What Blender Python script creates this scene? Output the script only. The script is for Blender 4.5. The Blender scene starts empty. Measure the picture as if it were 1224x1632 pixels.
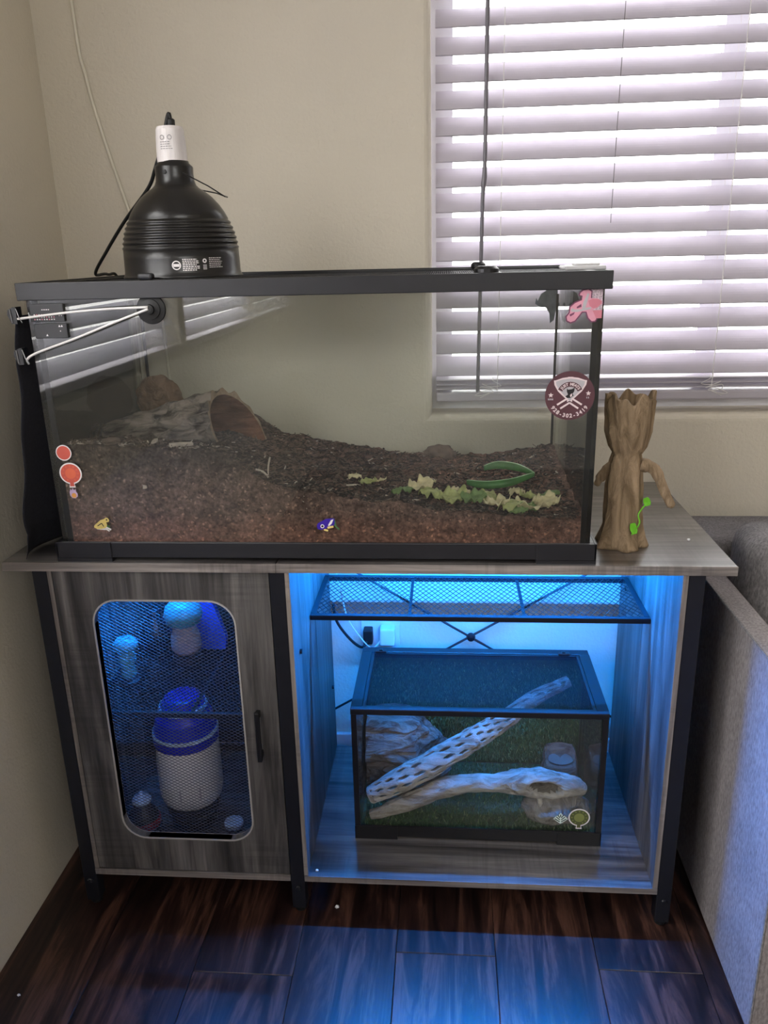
import bpy, bmesh, math, random
from mathutils import Vector, Matrix, noise
random.seed(7)
PI = math.pi
scene = bpy.context.scene
COL = scene.collection

# ---------------------------------------------------------------- camera
cam_d = bpy.data.cameras.new('camera')
cam_d.sensor_fit = 'VERTICAL'; cam_d.sensor_height = 32.0; cam_d.sensor_width = 24.0
cam_d.lens = 1277.44 / 1632 * 32.0
cam_d.clip_start = 0.02
cam = bpy.data.objects.new('camera', cam_d); COL.objects.link(cam)
cam.location = (0.7776, -1.7661, 1.2528)
cam.rotation_euler = (1.2575, 0.0231, 0.0742)
scene.camera = cam

# ---------------------------------------------------------------- world, light, exposure
world = bpy.data.worlds.new('world'); scene.world = world; world.use_nodes = True
bg = world.node_tree.nodes['Background']
bg.inputs[0].default_value = (1.0, 0.985, 0.955, 1); bg.inputs[1].default_value = 6.0
scene.view_settings.view_transform = 'Standard'
scene.view_settings.look = 'None'
scene.view_settings.exposure = 0.62
scene.view_settings.gamma = 1.0
scene.view_settings.use_curve_mapping = False
scene.cycles.transparent_max_bounces = 32
scene.cycles.max_bounces = 10
scene.cycles.diffuse_bounces = 5

ROOM_X0, ROOM_X1, ROOM_Y0, ROOM_Z1 = -0.047, 3.3, -3.9, 2.55
WX0, WX1, WZ0, WZ1 = 0.745, 1.95, 0.905, 2.02        # window opening in the back wall
PX0, PX1, PZ0, PZ1 = 1.0, 2.8, 1.85, 2.40              # unseen rear opening, added and sized to let fill light in
LW = [(-1.70, -0.72), (-2.74, -1.76)]                # two windows in the side wall beside the camera
LZ0, LZ1 = 0.955, 2.10

def portal(name, loc, rot, sx, sy):                  # guides daylight sampling at an opening
    l = bpy.data.lights.new(name, 'AREA'); l.shape = 'RECTANGLE'; l.size = sx; l.size_y = sy
    l.cycles.is_portal = True
    o = bpy.data.objects.new(name, l); COL.objects.link(o); o.location = loc; o.rotation_euler = rot
portal('rear_portal', ((PX0+PX1)/2, ROOM_Y0-0.02, (PZ0+PZ1)/2), (PI/2, 0, 0), PX1-PX0, PZ1-PZ0)
for ya, yb in LW: portal('side_portal', (ROOM_X0-0.105, (ya+yb)/2, (LZ0+LZ1)/2), (0, -PI/2, 0), LZ1-LZ0, yb-ya)
portal('window_portal', ((WX0+WX1)/2, 0.135, (WZ0+WZ1)/2), (-PI/2, 0, 0), WX1-WX0, WZ1-WZ0)

# ---------------------------------------------------------------- materials
def s2l(c):
    return tuple(((v/255.0)/12.92 if v/255.0 <= 0.04045 else ((v/255.0+0.055)/1.055)**2.4) for v in c)
class N:
    def __init__(s, name):
        s.m = bpy.data.materials.new(name); s.m.use_nodes = True
        s.t = s.m.node_tree; s.n = s.t.nodes; s.l = s.t.links
        s.p = s.n['Principled BSDF']; s.out = s.n['Material Output']
    def add(s, typ, **kw):
        n = s.n.new(typ)
        for k, v in kw.items(): setattr(n, k, v)
        return n
    def link(s, a, b): s.l.new(a, b)
    def coords(s, scale=(1,1,1), kind='Object', rnd=False):
        tc = s.add('ShaderNodeTexCoord'); mp = s.add('ShaderNodeMapping'); mp.inputs['Scale'].default_value = scale
        src = tc.outputs[kind]
        if rnd:
            oi = s.add('ShaderNodeObjectInfo'); va = s.add('ShaderNodeVectorMath', operation='MULTIPLY_ADD')
            cb = s.add('ShaderNodeCombineXYZ')
            for k in range(3): s.link(oi.outputs['Random'], cb.inputs[k])
            va.inputs[1].default_value = (37.0, 53.0, 29.0)
            s.link(cb.outputs[0], va.inputs[0]); s.link(src, va.inputs[2]); src = va.outputs[0]
        s.link(src, mp.inputs['Vector']); return mp.outputs[0]
    def noise(s, vec, scale, detail=4, rough=0.55, dist=0.0):
        n = s.add('ShaderNodeTexNoise'); n.inputs['Scale'].default_value = scale; n.inputs['Detail'].default_value = detail
        n.inputs['Roughness'].default_value = rough; n.inputs['Distortion'].default_value = dist
        s.link(vec, n.inputs['Vector']); return n.outputs['Fac']
    def ramp(s, fac, stops):
        r = s.add('ShaderNodeValToRGB'); e = r.color_ramp.elements
        while len(e) < len(stops): e.new(0.5)
        for el, (p, c) in zip(e, stops): el.position = p; el.color = (*c, 1)
        s.link(fac, r.inputs[0]); return r.outputs[0]
    def mix(s, a, b, fac, blend='MIX'):
        m = s.add('ShaderNodeMix', data_type='RGBA', blend_type=blend)
        for sock, v in ((m.inputs[6], a), (m.inputs[7], b), (m.inputs[0], fac)):
            if isinstance(v, (int, float)): sock.default_value = v
            elif isinstance(v, tuple): sock.default_value = (*v, 1)
            else: s.link(v, sock)
        return m.outputs[2]
    def bump(s, h, strength=0.3, dist=0.002):
        b = s.add('ShaderNodeBump'); b.inputs['Strength'].default_value = strength; b.inputs['Distance'].default_value = dist
        s.link(h, b.inputs['Height']); s.link(b.outputs[0], s.p.inputs['Normal'])
    def col(s, c):
        if isinstance(c, tuple): s.p.inputs['Base Color'].default_value = (*c, 1)
        else: s.link(c, s.p.inputs['Base Color'])
    def rough(s, r, metal=0.0, spec=None):
        s.p.inputs['Roughness'].default_value = r; s.p.inputs['Metallic'].default_value = metal
        if spec is not None: s.p.inputs['Specular IOR Level'].default_value = spec

def plain(name, rgb, rough=0.5, metal=0.0, var=0.12, scale=40, bump=0.05, bdist=0.001, spec=None):
    w = N(name); c = s2l(rgb); v = w.coords()
    f = w.noise(v, scale)
    w.col(w.ramp(f, [(0.3, tuple(x*(1-var) for x in c)), (0.7, tuple(min(1, x*(1+var)) for x in c))]))
    w.rough(rough, metal, spec)
    if bump: w.bump(f, bump, bdist)
    return w.m

def wall_mat(name, rgb):
    w = N(name); c = s2l(rgb); v = w.coords()
    f = w.noise(v, 3, 3)
    w.col(w.ramp(f, [(0.3, tuple(x*0.96 for x in c)), (0.7, tuple(min(1, x*1.03) for x in c))]))
    h = w.noise(v, 130, 3, 0.5, 0.4)
    w.bump(h, 0.35, 0.004); w.rough(0.75, 0, 0.3); return w.m

def wood_mat(name, grain, dark, mid, light, rough=0.45, rnd=False, sc=1.0):
    w = N(name)
    st = [9.0*sc]*3; st[grain] = 0.8*sc
    st2 = [70.0*sc]*3; st2[grain] = 2.5*sc
    v1 = w.coords(tuple(st), rnd=rnd); v2 = w.coords(tuple(st2), rnd=rnd)
    a = w.noise(v1, 1.4, 6, 0.6, 1.6); b = w.noise(v2, 1.6, 5, 0.65, 0.5)
    base = w.ramp(a, [(0.30, s2l(dark)), (0.5, s2l(mid)), (0.72, s2l(light))])
    fine = w.ramp(b, [(0.28, (0.42, 0.42, 0.42)), (0.5, (0.85, 0.85, 0.85)), (0.72, (1.25, 1.23, 1.2))])
    c = w.mix(base, fine, 1.0, 'MULTIPLY')
    st3 = [5.0*sc]*3; st3[grain] = 130.0*sc
    saw = w.noise(w.coords(tuple(st3), rnd=rnd), 1.0, 2)
    msk = w.noise(w.coords((6*sc,)*3, rnd=rnd), 1.0, 3)
    sawc = w.ramp(saw, [(0.4, (0.62, 0.62, 0.62)), (0.55, (1.05, 1.05, 1.05))])
    fac = w.ramp(msk, [(0.5, (0, 0, 0)), (0.62, (0.55, 0.55, 0.55))])
    c = w.mix(c, w.mix(c, sawc, 1.0, 'MULTIPLY'), fac)
    w.col(c); w.bump(b, 0.25, 0.0012); w.rough(rough); return w.m

def coat(m, wgt, r):
    p = m.node_tree.nodes['Principled BSDF']; p.inputs['Coat Weight'].default_value = wgt; p.inputs['Coat Roughness'].default_value = r
    return m

def glass_mat(name, tint=(0.94, 0.965, 0.95), ior=1.45, dust=0.0):
    w = N(name)
    tr = w.add('ShaderNodeBsdfTransparent'); tr.inputs[0].default_value = (*tint, 1)
    gl = w.add('ShaderNodeBsdfGlossy'); gl.inputs['Roughness'].default_value = 0.01
    fr = w.add('ShaderNodeFresnel'); fr.inputs[0].default_value = ior
    mx = w.add('ShaderNodeMixShader')
    w.link(fr.outputs[0], mx.inputs[0]); w.link(tr.outputs[0], mx.inputs[1]); w.link(gl.outputs[0], mx.inputs[2])
    last = mx.outputs[0]
    if dust:                                          # smears and film on the pane
        df = w.add('ShaderNodeBsdfDiffuse'); df.inputs[0].default_value = (0.75, 0.8, 0.78, 1)
        f = w.noise(w.coords((1, 1, 2.2)), 7, 5, 0.6, 0.8)
        fc = w.ramp(f, [(0.35, (dust*0.35,)*3), (0.75, (dust,)*3)])
        m2 = w.add('ShaderNodeMixShader'); w.link(fc, m2.inputs[0]); w.link(last, m2.inputs[1]); w.link(df.outputs[0], m2.inputs[2])
        last = m2.outputs[0]
    w.link(last, w.out.inputs[0]); return w.m

def emit_mat(name, rgb, st):
    w = N(name); e = w.add('ShaderNodeEmission'); e.inputs[0].default_value = (*rgb, 1); e.inputs[1].default_value = st
    w.link(e.outputs[0], w.out.inputs[0]); return w.m

M = {}
M['wall'] = wall_mat('wall_paint', (220, 212, 196))
M['ceiling'] = wall_mat('ceiling_paint', (232, 230, 224))
M['board_white'] = plain('white_paint', (225, 224, 220), 0.45, var=0.03)
M['vinyl'] = plain('white_vinyl', (232, 232, 236), 0.35, var=0.02)
M['slat'] = plain('blind_white', (192, 186, 196), 0.45, var=0.04, scale=14, bump=0.1)
M['wood_v'] = wood_mat('grey_oak_vertical', 2, (38, 36, 37), (82, 79, 78), (122, 118, 116))
M['wood_h'] = wood_mat('grey_oak_horizontal', 0, (46, 43, 43), (92, 88, 87), (130, 126, 124), 0.30)
coat(M['wood_h'], 1.0, 0.10)
M['wood_edge'] = wood_mat('grey_oak_edge', 0, (104, 97, 94), (136, 128, 124), (164, 156, 152), 0.4)
M['wood_edge_v'] = wood_mat('grey_oak_edge_upright', 2, (100, 93, 90), (132, 124, 119), (160, 151, 146), 0.4)
M['black_metal'] = plain('black_metal', (27, 28, 35), 0.42, 0.2, 0.1, 60)
M['black_plastic'] = plain('black_plastic', (22, 22, 26), 0.35, 0.0, 0.1, 60)
M['rim'] = plain('dark_grey_plastic', (36, 36, 40), 0.38, 0.0, 0.1, 20)
M['lamp_black'] = plain('satin_black_paint', (26, 25, 25), 0.28, 0.0, 0.08, 30, 0.02)
M['socket'] = plain('white_ceramic', (226, 220, 218), 0.3, 0, 0.03)
M['rubber'] = plain('black_rubber', (18, 18, 19), 0.55, 0, 0.15)
M['cord_white'] = plain('white_cord', (235, 232, 230), 0.5, 0, 0.03)
M['cord_cream'] = plain('cream_cord', (226, 220, 204), 0.6, 0, 0.03)
M['glass'] = glass_mat('terrarium_glass', (0.988, 0.996, 0.988), 1.6, 0.015)
M['glass_side'] = glass_mat('terrarium_side_glass', (0.988, 0.996, 0.988), 1.35, 0.015)
M['glass_clear'] = glass_mat('clear_glass', (0.96, 0.98, 0.97), 1.4, 0.015)
M['window_glass'] = glass_mat('window_glass', (0.97, 0.98, 0.98), 1.3)
M['silicone'] = plain('black_silicone', (20, 20, 22), 0.4, 0, 0.1)
M['steel'] = plain('steel', (170, 170, 175), 0.3, 0.9, 0.05)
M['led'] = emit_mat('led_blue', (0.008, 0.24, 1.0), 840.0)
M['led_dim'] = emit_mat('led_blue_dim', (0.008, 0.24, 1.0), 380.0)
M['print_white'] = plain('white_print', (236, 230, 230), 0.5, 0, 0.02)
M['print_grey'] = plain('grey_print', (120, 116, 118), 0.5, 0, 0.02)

def soil_mat():
    w = N('soil'); v = w.coords()
    f = w.noise(v, 90, 6, 0.7); g = w.noise(v, 12, 4, 0.6)
    tc = w.add('ShaderNodeTexCoord'); sp = w.add('ShaderNodeSeparateXYZ'); w.link(tc.outputs['Object'], sp.inputs[0])
    ma = w.add('ShaderNodeMath', operation='MULTIPLY_ADD'); w.link(g, ma.inputs[0]); ma.inputs[1].default_value = -0.05; w.link(sp.outputs[2], ma.inputs[2])
    mr = w.add('ShaderNodeMapRange'); w.link(ma.outputs[0], mr.inputs[0]); mr.inputs[1].default_value = 0.765; mr.inputs[2].default_value = 0.90
    lay = w.ramp(mr.outputs[0], [(0.0, s2l((166, 122, 106))), (0.16, s2l((150, 114, 101))), (0.32, s2l((136, 111, 101))), (0.8, s2l((132, 113, 104))), (1.0, s2l((100, 88, 82)))])
    vo = w.add('ShaderNodeTexVoronoi'); vo.inputs['Scale'].default_value = 260; w.link(v, vo.inputs['Vector'])
    sep = w.add('ShaderNodeSeparateColor'); w.link(vo.outputs['Color'], sep.inputs[0])
    gr = w.ramp(sep.outputs[0], [(0.0, (0.62,)*3), (0.6, (1.0,)*3), (0.93, (1.15,)*3), (1.0, (2.3, 2.2, 2.0))])
    tone = w.mix(w.ramp(f, [(0.32, (0.42, 0.40, 0.39)), (0.52, (1, 1, 1)), (0.72, (1.6, 1.52, 1.46))]), gr, 1.0, 'MULTIPLY')
    tone = w.mix(tone, w.ramp(w.noise(v, 26, 3, 0.6), [(0.35, (0.66,)*3), (0.65, (1.15,)*3)]), 1.0, 'MULTIPLY')
    w.col(w.mix(lay, tone, 1.0, 'MULTIPLY')); w.bump(f, 0.8, 0.006); w.rough(0.95, 0, 0.15); return w.m
M['soil'] = soil_mat()
M['chip_dark'] = plain('dark_bark', (66, 58, 54), 0.9, 0, 0.35, 60)
M['chip_mid'] = plain('mid_bark', (116, 101, 91), 0.9, 0, 0.3, 60)
M['chip_pale'] = plain('pale_bark', (206, 194, 178), 0.85, 0, 0.2, 60)

def bark_mat(name, dark, light, axis=0):
    w = N(name); st = [30.0]*3; st[axis] = 9.0
    f = w.noise(w.coords(tuple(st)), 1.5, 6, 0.65, 1.0)
    w.col(w.ramp(f, [(0.38, s2l(dark)), (0.62, s2l(light))])); w.bump(f, 1.0, 0.010); w.rough(0.85, 0, 0.2); return w.m
M['bark'] = bark_mat('cork_bark', (42, 39, 38), (148, 137, 128))
M['bark_cut'] = bark_mat('cork_cut_edge', (150, 128, 106), (184, 164, 142))
M['bark_in'] = bark_mat('cork_inside', (92, 62, 48), (140, 100, 80))
M['drift'] = bark_mat('driftwood', (160, 144, 130), (226, 214, 202), 0)
M['drift_shade'] = bark_mat('driftwood_shade', (80, 68, 58), (150, 134, 120), 0)  # darker driftwood copy: shade of the hollow put into the colour
M['stone_tan'] = bark_mat('tan_stone', (112, 86, 66), (152, 122, 98), 1)
M['stone_grey'] = bark_mat('layered_rock', (98, 76, 64), (158, 144, 134), 0)
M['stone_flat'] = bark_mat('flat_rock', (140, 128, 120), (190, 178, 168), 1)
M['bowl'] = bark_mat('resin_bowl', (112, 90, 78), (156, 136, 122), 0)
M['stump'] = bark_mat('stump_brown', (132, 112, 88), (176, 152, 124), 2)
M['stump_in'] = bark_mat('stump_inside', (92, 74, 58), (120, 98, 78), 2)
M['leaf_green'] = plain('leaf_green', (112, 196, 44), 0.4, 0, 0.15)
M['lettuce'] = plain('lettuce_green', (176, 182, 122), 0.55, 0, 0.3, 60, 0.3)
M['lettuce_pale'] = plain('lettuce_pale', (216, 206, 164), 0.55, 0, 0.2, 60, 0.3)
M['lettuce_dark'] = plain('lettuce_dark', (118, 144, 88), 0.55, 0, 0.25, 60, 0.3)
M['aloe'] = plain('aloe_green', (70, 122, 66), 0.4, 0, 0.25, 50)
M['aloe_edge'] = plain('aloe_edge', (150, 190, 140), 0.4, 0, 0.1)
M['turf'] = plain('turf_green', (58, 88, 52), 0.7, 0, 0.4, 80)
M['turf_blade'] = plain('turf_blade', (78, 112, 66), 0.6, 0, 0.45, 120)
M['turf_blade_pale'] = plain('turf_blade_pale', (150, 170, 110), 0.6, 0, 0.3, 120)
M['cloth'] = plain('black_cloth', (40, 40, 48), 0.9, 0, 0.2, 200, 0.2)

def fabric_mat(name, a, b):
    w = N(name); v = w.coords()
    f = w.noise(w.coords((1.0, 1.0, 0.35)), 260, 3, 0.7); g = w.noise(v, 9, 4)
    c = w.ramp(f, [(0.3, s2l(a)), (0.7, s2l(b))])
    w.col(w.mix(c, w.ramp(g, [(0.3, (0.85,)*3), (0.7, (1.1,)*3)]), 1.0, 'MULTIPLY')); w.bump(f, 0.5, 0.0015); w.rough(0.95, 0, 0.2); return w.m
M['sofa'] = fabric_mat('grey_weave', (122, 116, 117), (166, 159, 159))
M['cushion'] = fabric_mat('cushion_weave', (100, 98, 100), (152, 149, 150))

def floor_mat():
    w = N('dark_plank')
    v1 = w.coords((7, 0.9, 7), rnd=True); v2 = w.coords((48, 3.2, 48), rnd=True)
    a = w.noise(v1, 2.2, 7, 0.62, 2.2); b = w.noise(v2, 1.5, 5, 0.65, 0.8)
    base = w.ramp(a, [(0.34, s2l((24, 16, 16))), (0.5, s2l((52, 34, 30))), (0.60, s2l((92, 63, 52))), (0.76, s2l((54, 35, 31)))])
    fine = w.ramp(b, [(0.3, (0.35, 0.33, 0.33)), (0.52, (0.95, 0.95, 0.95)), (0.72, (1.3, 1.28, 1.25))])
    w.col(w.mix(base, fine, 1.0, 'MULTIPLY')); w.bump(b, 0.12, 0.001); w.rough(0.30); return w.m
M['floor'] = floor_mat()

# ---------------------------------------------------------------- helpers
def mk(name, bm, mat, parent=None, smooth=False, mats=None, **props):
    me = bpy.data.meshes.new(name); bm.normal_update(); bm.to_mesh(me); bm.free()
    for m in ([mat] if mats is None else mats): me.materials.append(M[m] if isinstance(m, str) else m)
    if smooth:
        for p in me.polygons: p.use_smooth = True
    o = bpy.data.objects.new(name, me); COL.objects.link(o)
    if parent is not None: o.parent = parent
    for k, v in props.items(): o[k] = v
    return o
def thing(name, label, category, group=None, **kw):
    o = bpy.data.objects.new(name, None); COL.objects.link(o); o.empty_display_size = 0.05
    o['label'] = label; o['category'] = category
    if group: o['group'] = group
    for k, v in kw.items(): o[k] = v
    return o
def tag(o, label, category, group=None, kind=None):
    o['label'] = label; o['category'] = category
    if group: o['group'] = group
    if kind: o['kind'] = kind
    return o
def B(): return bmesh.new()
def box(bm, x0, x1, y0, y1, z0, z1, bev=0.0, seg=2):
    r = bmesh.ops.create_cube(bm, size=1.0)
    for v in r['verts']:
        v.co = Vector((x0 + (v.co.x+0.5)*(x1-x0), y0 + (v.co.y+0.5)*(y1-y0), z0 + (v.co.z+0.5)*(z1-z0)))
    if bev:
        es = list({e for v in r['verts'] for e in v.link_edges})
        bmesh.ops.bevel(bm, geom=es, offset=bev, segments=seg, affect='EDGES', profile=0.5)
    return bm
def bx(*a, **k): return box(B(), *a, **k)
def frame_axes(d):
    d = d.normalized(); up = Vector((0, 0, 1)) if abs(d.z) < 0.95 else Vector((1, 0, 0))
    a = d.cross(up).normalized(); b = d.cross(a).normalized(); return a, b
def bar(bm, p, q, w, h=None, caps=True):
    p, q = Vector(p), Vector(q); h = h or w; a, b = frame_axes(q-p)
    vs = []
    for c in (p, q):
        for s, t in ((-1, -1), (1, -1), (1, 1), (-1, 1)): vs.append(bm.verts.new(c + a*s*w/2 + b*t*h/2))
    for k in range(4): bm.faces.new((vs[k], vs[(k+1) % 4], vs[4+(k+1) % 4], vs[4+k]))
    if caps: bm.faces.new(vs[3::-1]); bm.faces.new(vs[4:])
def tube(bm, pts, rad, n=8, caps=True):
    pts = [Vector(p) for p in pts]; rings = []
    prev = None
    for i, p in enumerate(pts):
        d = (pts[min(i+1, len(pts)-1)] - pts[max(i-1, 0)])
        d.normalize()
        if prev is None: a, b = frame_axes(d)
        else:
            a = (prev - d*prev.dot(d)); a.normalize(); b = d.cross(a)
        prev = a
        r = rad[i] if isinstance(rad, (list, tuple)) else rad
        rings.append([bm.verts.new(p + (a*math.cos(2*PI*k/n) + b*math.sin(2*PI*k/n))*r) for k in range(n)])
    for i in range(len(rings)-1):
        for k in range(n): bm.faces.new((rings[i][k], rings[i][(k+1) % n], rings[i+1][(k+1) % n], rings[i+1][k]))
    if caps: bm.faces.new(rings[0][::-1]); bm.faces.new(rings[-1])
    return rings
def spline(pts, n=8):
    P = [Vector(p) for p in pts]; out = []
    for i in range(len(P)-1):
        p0, p1, p2, p3 = P[max(i-1, 0)], P[i], P[i+1], P[min(i+2, len(P)-1)]
        for k in range(n):
            t = k/n
            out.append(0.5*((2*p1) + (p2-p0)*t + (2*p0-5*p1+4*p2-p3)*t*t + (3*p1-p0-3*p2+p3)*t**3))
    out.append(P[-1]); return out
def lathe(bm, prof, c=(0, 0, 0), n=48, capb=True, capt=True):
    c = Vector(c); rings = []
    for r, z in prof: rings.append([bm.verts.new(c + Vector((r*math.cos(2*PI*k/n), r*math.sin(2*PI*k/n), z))) for k in range(n)])
    for i in range(len(rings)-1):
        for k in range(n): bm.faces.new((rings[i][k], rings[i][(k+1) % n], rings[i+1][(k+1) % n], rings[i+1][k]))
    if capb: bm.faces.new(rings[0][::-1])
    if capt: bm.faces.new(rings[-1])
    return bm
def solidify(o, t, off=0.0):
    m = o.modifiers.new('solid', 'SOLIDIFY'); m.thickness = t; m.offset = off; return o
def subsurf(o, n=1):
    m = o.modifiers.new('sub', 'SUBSURF'); m.levels = n; m.render_levels = n; return o
def rrect(x0, x1, z0, z1, r, n=8):
    pts = []
    for cx, cz, a0 in ((x1-r, z1-r, 0), (x0+r, z1-r, PI/2), (x0+r, z0+r, PI), (x1-r, z0+r, 3*PI/2)):
        for k in range(n+1):
            a = a0 + k*PI/2/n; pts.append((cx+r*math.cos(a), cz+r*math.sin(a)))
    return pts
def holed_plate(bm, outer, inner, r, y0, y1, n=8):
    X0, X1, Z0, Z1 = outer; ip = rrect(*inner, r, n)
    cx, cz = (inner[0]+inner[1])/2, (inner[2]+inner[3])/2
    mid = n//2; op = []
    for q, (qx, qz) in enumerate(((X1, Z1), (X0, Z1), (X0, Z0), (X1, Z0))):
        for k in range(n+1):
            a, b = ip[q*(n+1)+k]
            if k == mid: op.append((qx, qz))
            elif (k < mid) == (q % 2 == 0): op.append((qx, b))
            else: op.append((a, qz))
    L = []
    for y in (y0, y1):
        L.append([bm.verts.new((a, y, b)) for a, b in ip]); L.append([bm.verts.new((a, y, b)) for a, b in op])
    k = len(ip)
    for i in range(k):
        j = (i+1) % k
        bm.faces.new((L[0][i], L[0][j], L[1][j], L[1][i])); bm.faces.new((L[2][j], L[2][i], L[3][i], L[3][j]))
        bm.faces.new((L[0][j], L[0][i], L[2][i], L[2][j])); bm.faces.new((L[1][i], L[1][j], L[3][j], L[3][i]))
    bmesh.ops.recalc_face_normals(bm, faces=bm.faces[:])
    return bm
def poly_prism(bm, pts, fn, t):
    """flat outline pts (u,v) raised by t; fn maps (u,v,depth) to a point"""
    a = [bm.verts.new(fn(u, v, 0)) for u, v in pts]; b = [bm.verts.new(fn(u, v, t)) for u, v in pts]
    n = len(pts)
    bm.faces.new(b); bm.faces.new(a[::-1])
    for i in range(n): bm.faces.new((a[i], a[(i+1) % n], b[(i+1) % n], b[i]))
    bmesh.ops.recalc_face_normals(bm, faces=bm.faces[:])
    return bm
def ring_flat(bm, ro, ri, fn, t, n=40, sx=1.0):
    for i in range(n):
        a0, a1 = 2*PI*i/n, 2*PI*(i+1)/n
        q = [(ri*math.cos(a0)*sx, ri*math.sin(a0)), (ro*math.cos(a0)*sx, ro*math.sin(a0)), (ro*math.cos(a1)*sx, ro*math.sin(a1)), (ri*math.cos(a1)*sx, ri*math.sin(a1))]
        bm.faces.new([bm.verts.new(fn(u, v, t)) for u, v in q])
def circle_pts(r, n=40, cx=0, cy=0, sx=1.0): return [(cx+r*sx*math.cos(2*PI*k/n), cy+r*math.sin(2*PI*k/n)) for k in range(n)]
def text_into(bm, s, size, fn, t, align='CENTER'):
    cu = bpy.data.curves.new('lettering', 'FONT'); cu.body = s; cu.size = size; cu.align_x = align; cu.align_y = 'CENTER'
    cu.offset = size*0.035
    o = bpy.data.objects.new('lettering', cu); COL.objects.link(o)
    dg = bpy.context.evaluated_depsgraph_get(); me = o.evaluated_get(dg).to_mesh()
    vs = [bm.verts.new(fn(v.co.x, v.co.y, t)) for v in me.vertices]
    for p in me.polygons:
        try: bm.faces.new([vs[i] for i in p.vertices])
        except ValueError: pass
    o.evaluated_get(dg).to_mesh_clear(); bpy.data.objects.remove(o); bpy.data.curves.remove(cu)
def expanded(bm, x0, x1, v0, v1, px, pv, w, fn):
    """expanded-metal diamonds: zigzag strands across x, stacked in v; fn maps (x,v) to a point"""
    nx = max(2, int(round((x1-x0)/(px/2)))); nv = int(round((v1-v0)/pv)); dx = (x1-x0)/nx; dv = (v1-v0)/nv
    for r in range(nv):
        pts = []
        for k in range(nx+1):
            up = (k + r) % 2
            pts.append(fn(x0+k*dx, v0 + r*dv + (dv if up else 0)))
        for k in range(nx): bar(bm, pts[k], pts[k+1], w, w*0.7, caps=False)
def fbm(p, sc, oct=4): return noise.fractal(Vector(p)*sc, 1.0, 2.0, oct)

# ================================================================ THE ROOM
# back wall with the rounded window reveal
bm = B()
def rect_loop(e, y): return [bm.verts.new((x, y, z)) for x, z in ((WX0-e, WZ0-e), (WX1+e, WZ0-e), (WX1+e, WZ1+e), (WX0-e, WZ1+e))]
r = 0.018
outer = [bm.verts.new((x, 0, z)) for x, z in ((ROOM_X0-0.1, -0.05), (ROOM_X1+0.1, -0.05), (ROOM_X1+0.1, ROOM_Z1+0.05), (ROOM_X0-0.1, ROOM_Z1+0.05))]
loops = [outer]
for k in range(6):
    a = k/5*PI/2; loops.append(rect_loop(r*(1-math.sin(a)), r*(1-math.cos(a))))
loops.append(rect_loop(0, 0.13))
loops.append([bm.verts.new((v.co.x, 0.13, v.co.z)) for v in outer])
for a, b in zip(loops, loops[1:]):
    for k in range(4): bm.faces.new((a[k], a[(k+1) % 4], b[(k+1) % 4], b[k]))
bmesh.ops.recalc_face_normals(bm, faces=bm.faces[:])
wb = mk('wall_back', bm, 'wall', kind='structure')
bm = B(); xa, xb = ROOM_X0-0.1, ROOM_X0
box(bm, xa, xb, ROOM_Y0, 0.0, -0.05, LZ0); box(bm, xa, xb, ROOM_Y0, 0.0, LZ1, ROOM_Z1)
box(bm, xa, xb, LW[0][1], 0.0, LZ0, LZ1); box(bm, xa, xb, LW[1][1], LW[0][0], LZ0, LZ1); box(bm, xa, xb, ROOM_Y0, LW[1][0], LZ0, LZ1)
bmesh.ops.remove_doubles(bm, verts=bm.verts[:], dist=1e-5)
wl = mk('wall_left', bm, 'wall', kind='structure')
wr = mk('wall_right', bx(ROOM_X1, ROOM_X1+0.1, ROOM_Y0, 0.0, -0.05, ROOM_Z1), 'wall', kind='structure')
bm = B(); box(bm, ROOM_X0-0.1, PX0, ROOM_Y0-0.1, ROOM_Y0, -0.05, ROOM_Z1); box(bm, PX1, ROOM_X1+0.1, ROOM_Y0-0.1, ROOM_Y0, -0.05, ROOM_Z1); box(bm, PX0, PX1, ROOM_Y0-0.1, ROOM_Y0, PZ1, ROOM_Z1); box(bm, PX0, PX1, ROOM_Y0-0.1, ROOM_Y0, -0.05, PZ0)
mk('wall_rear', bm, 'wall', kind='structure')
mk('ceiling', bx(ROOM_X0-0.1, ROOM_X1+0.1, ROOM_Y0, 0.0, ROOM_Z1, ROOM_Z1+0.1), 'ceiling', kind='structure')
mk('baseboard_back', bx(ROOM_X0+0.001, ROOM_X1-0.001, -0.012, -0.0005, 0.001, 0.088, bev=0.003), 'board_white', kind='structure')
# floor planks
fl = mk('floor', bx(ROOM_X0-0.1, ROOM_X1+0.1, ROOM_Y0-0.1, 0.0, -0.05, -0.008), 'rubber', kind='structure')
PW = 0.1857
offs = {2: -0.652, 3: 0.10, 4: -0.59}
for c in range(-1, 18):
    xa = 0.127 + (c-1)*PW
    if xa > ROOM_X1: break
    start = offs.get(c, -random.uniform(0.0, 1.2))
    y = start + (1.2 if start < 0 else 0)
    xl, xr = max(xa, ROOM_X0), min(xa+PW, ROOM_X1)
    if xr-xl < 0.02: continue
    while y > ROOM_Y0:
        ya, yb = max(y-1.2, ROOM_Y0), min(y, -0.001)
        if yb-ya > 0.01:
            b = bx(xl+0.0004-xa, xr-0.0004-xa, ya+0.0004-y, yb-0.0004-y, -0.008, 0.0, bev=0.0009, seg=1)
            o = mk('plank', b, 'floor', fl); o.location = (xa, y, 0)
        y -= 1.2

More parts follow.
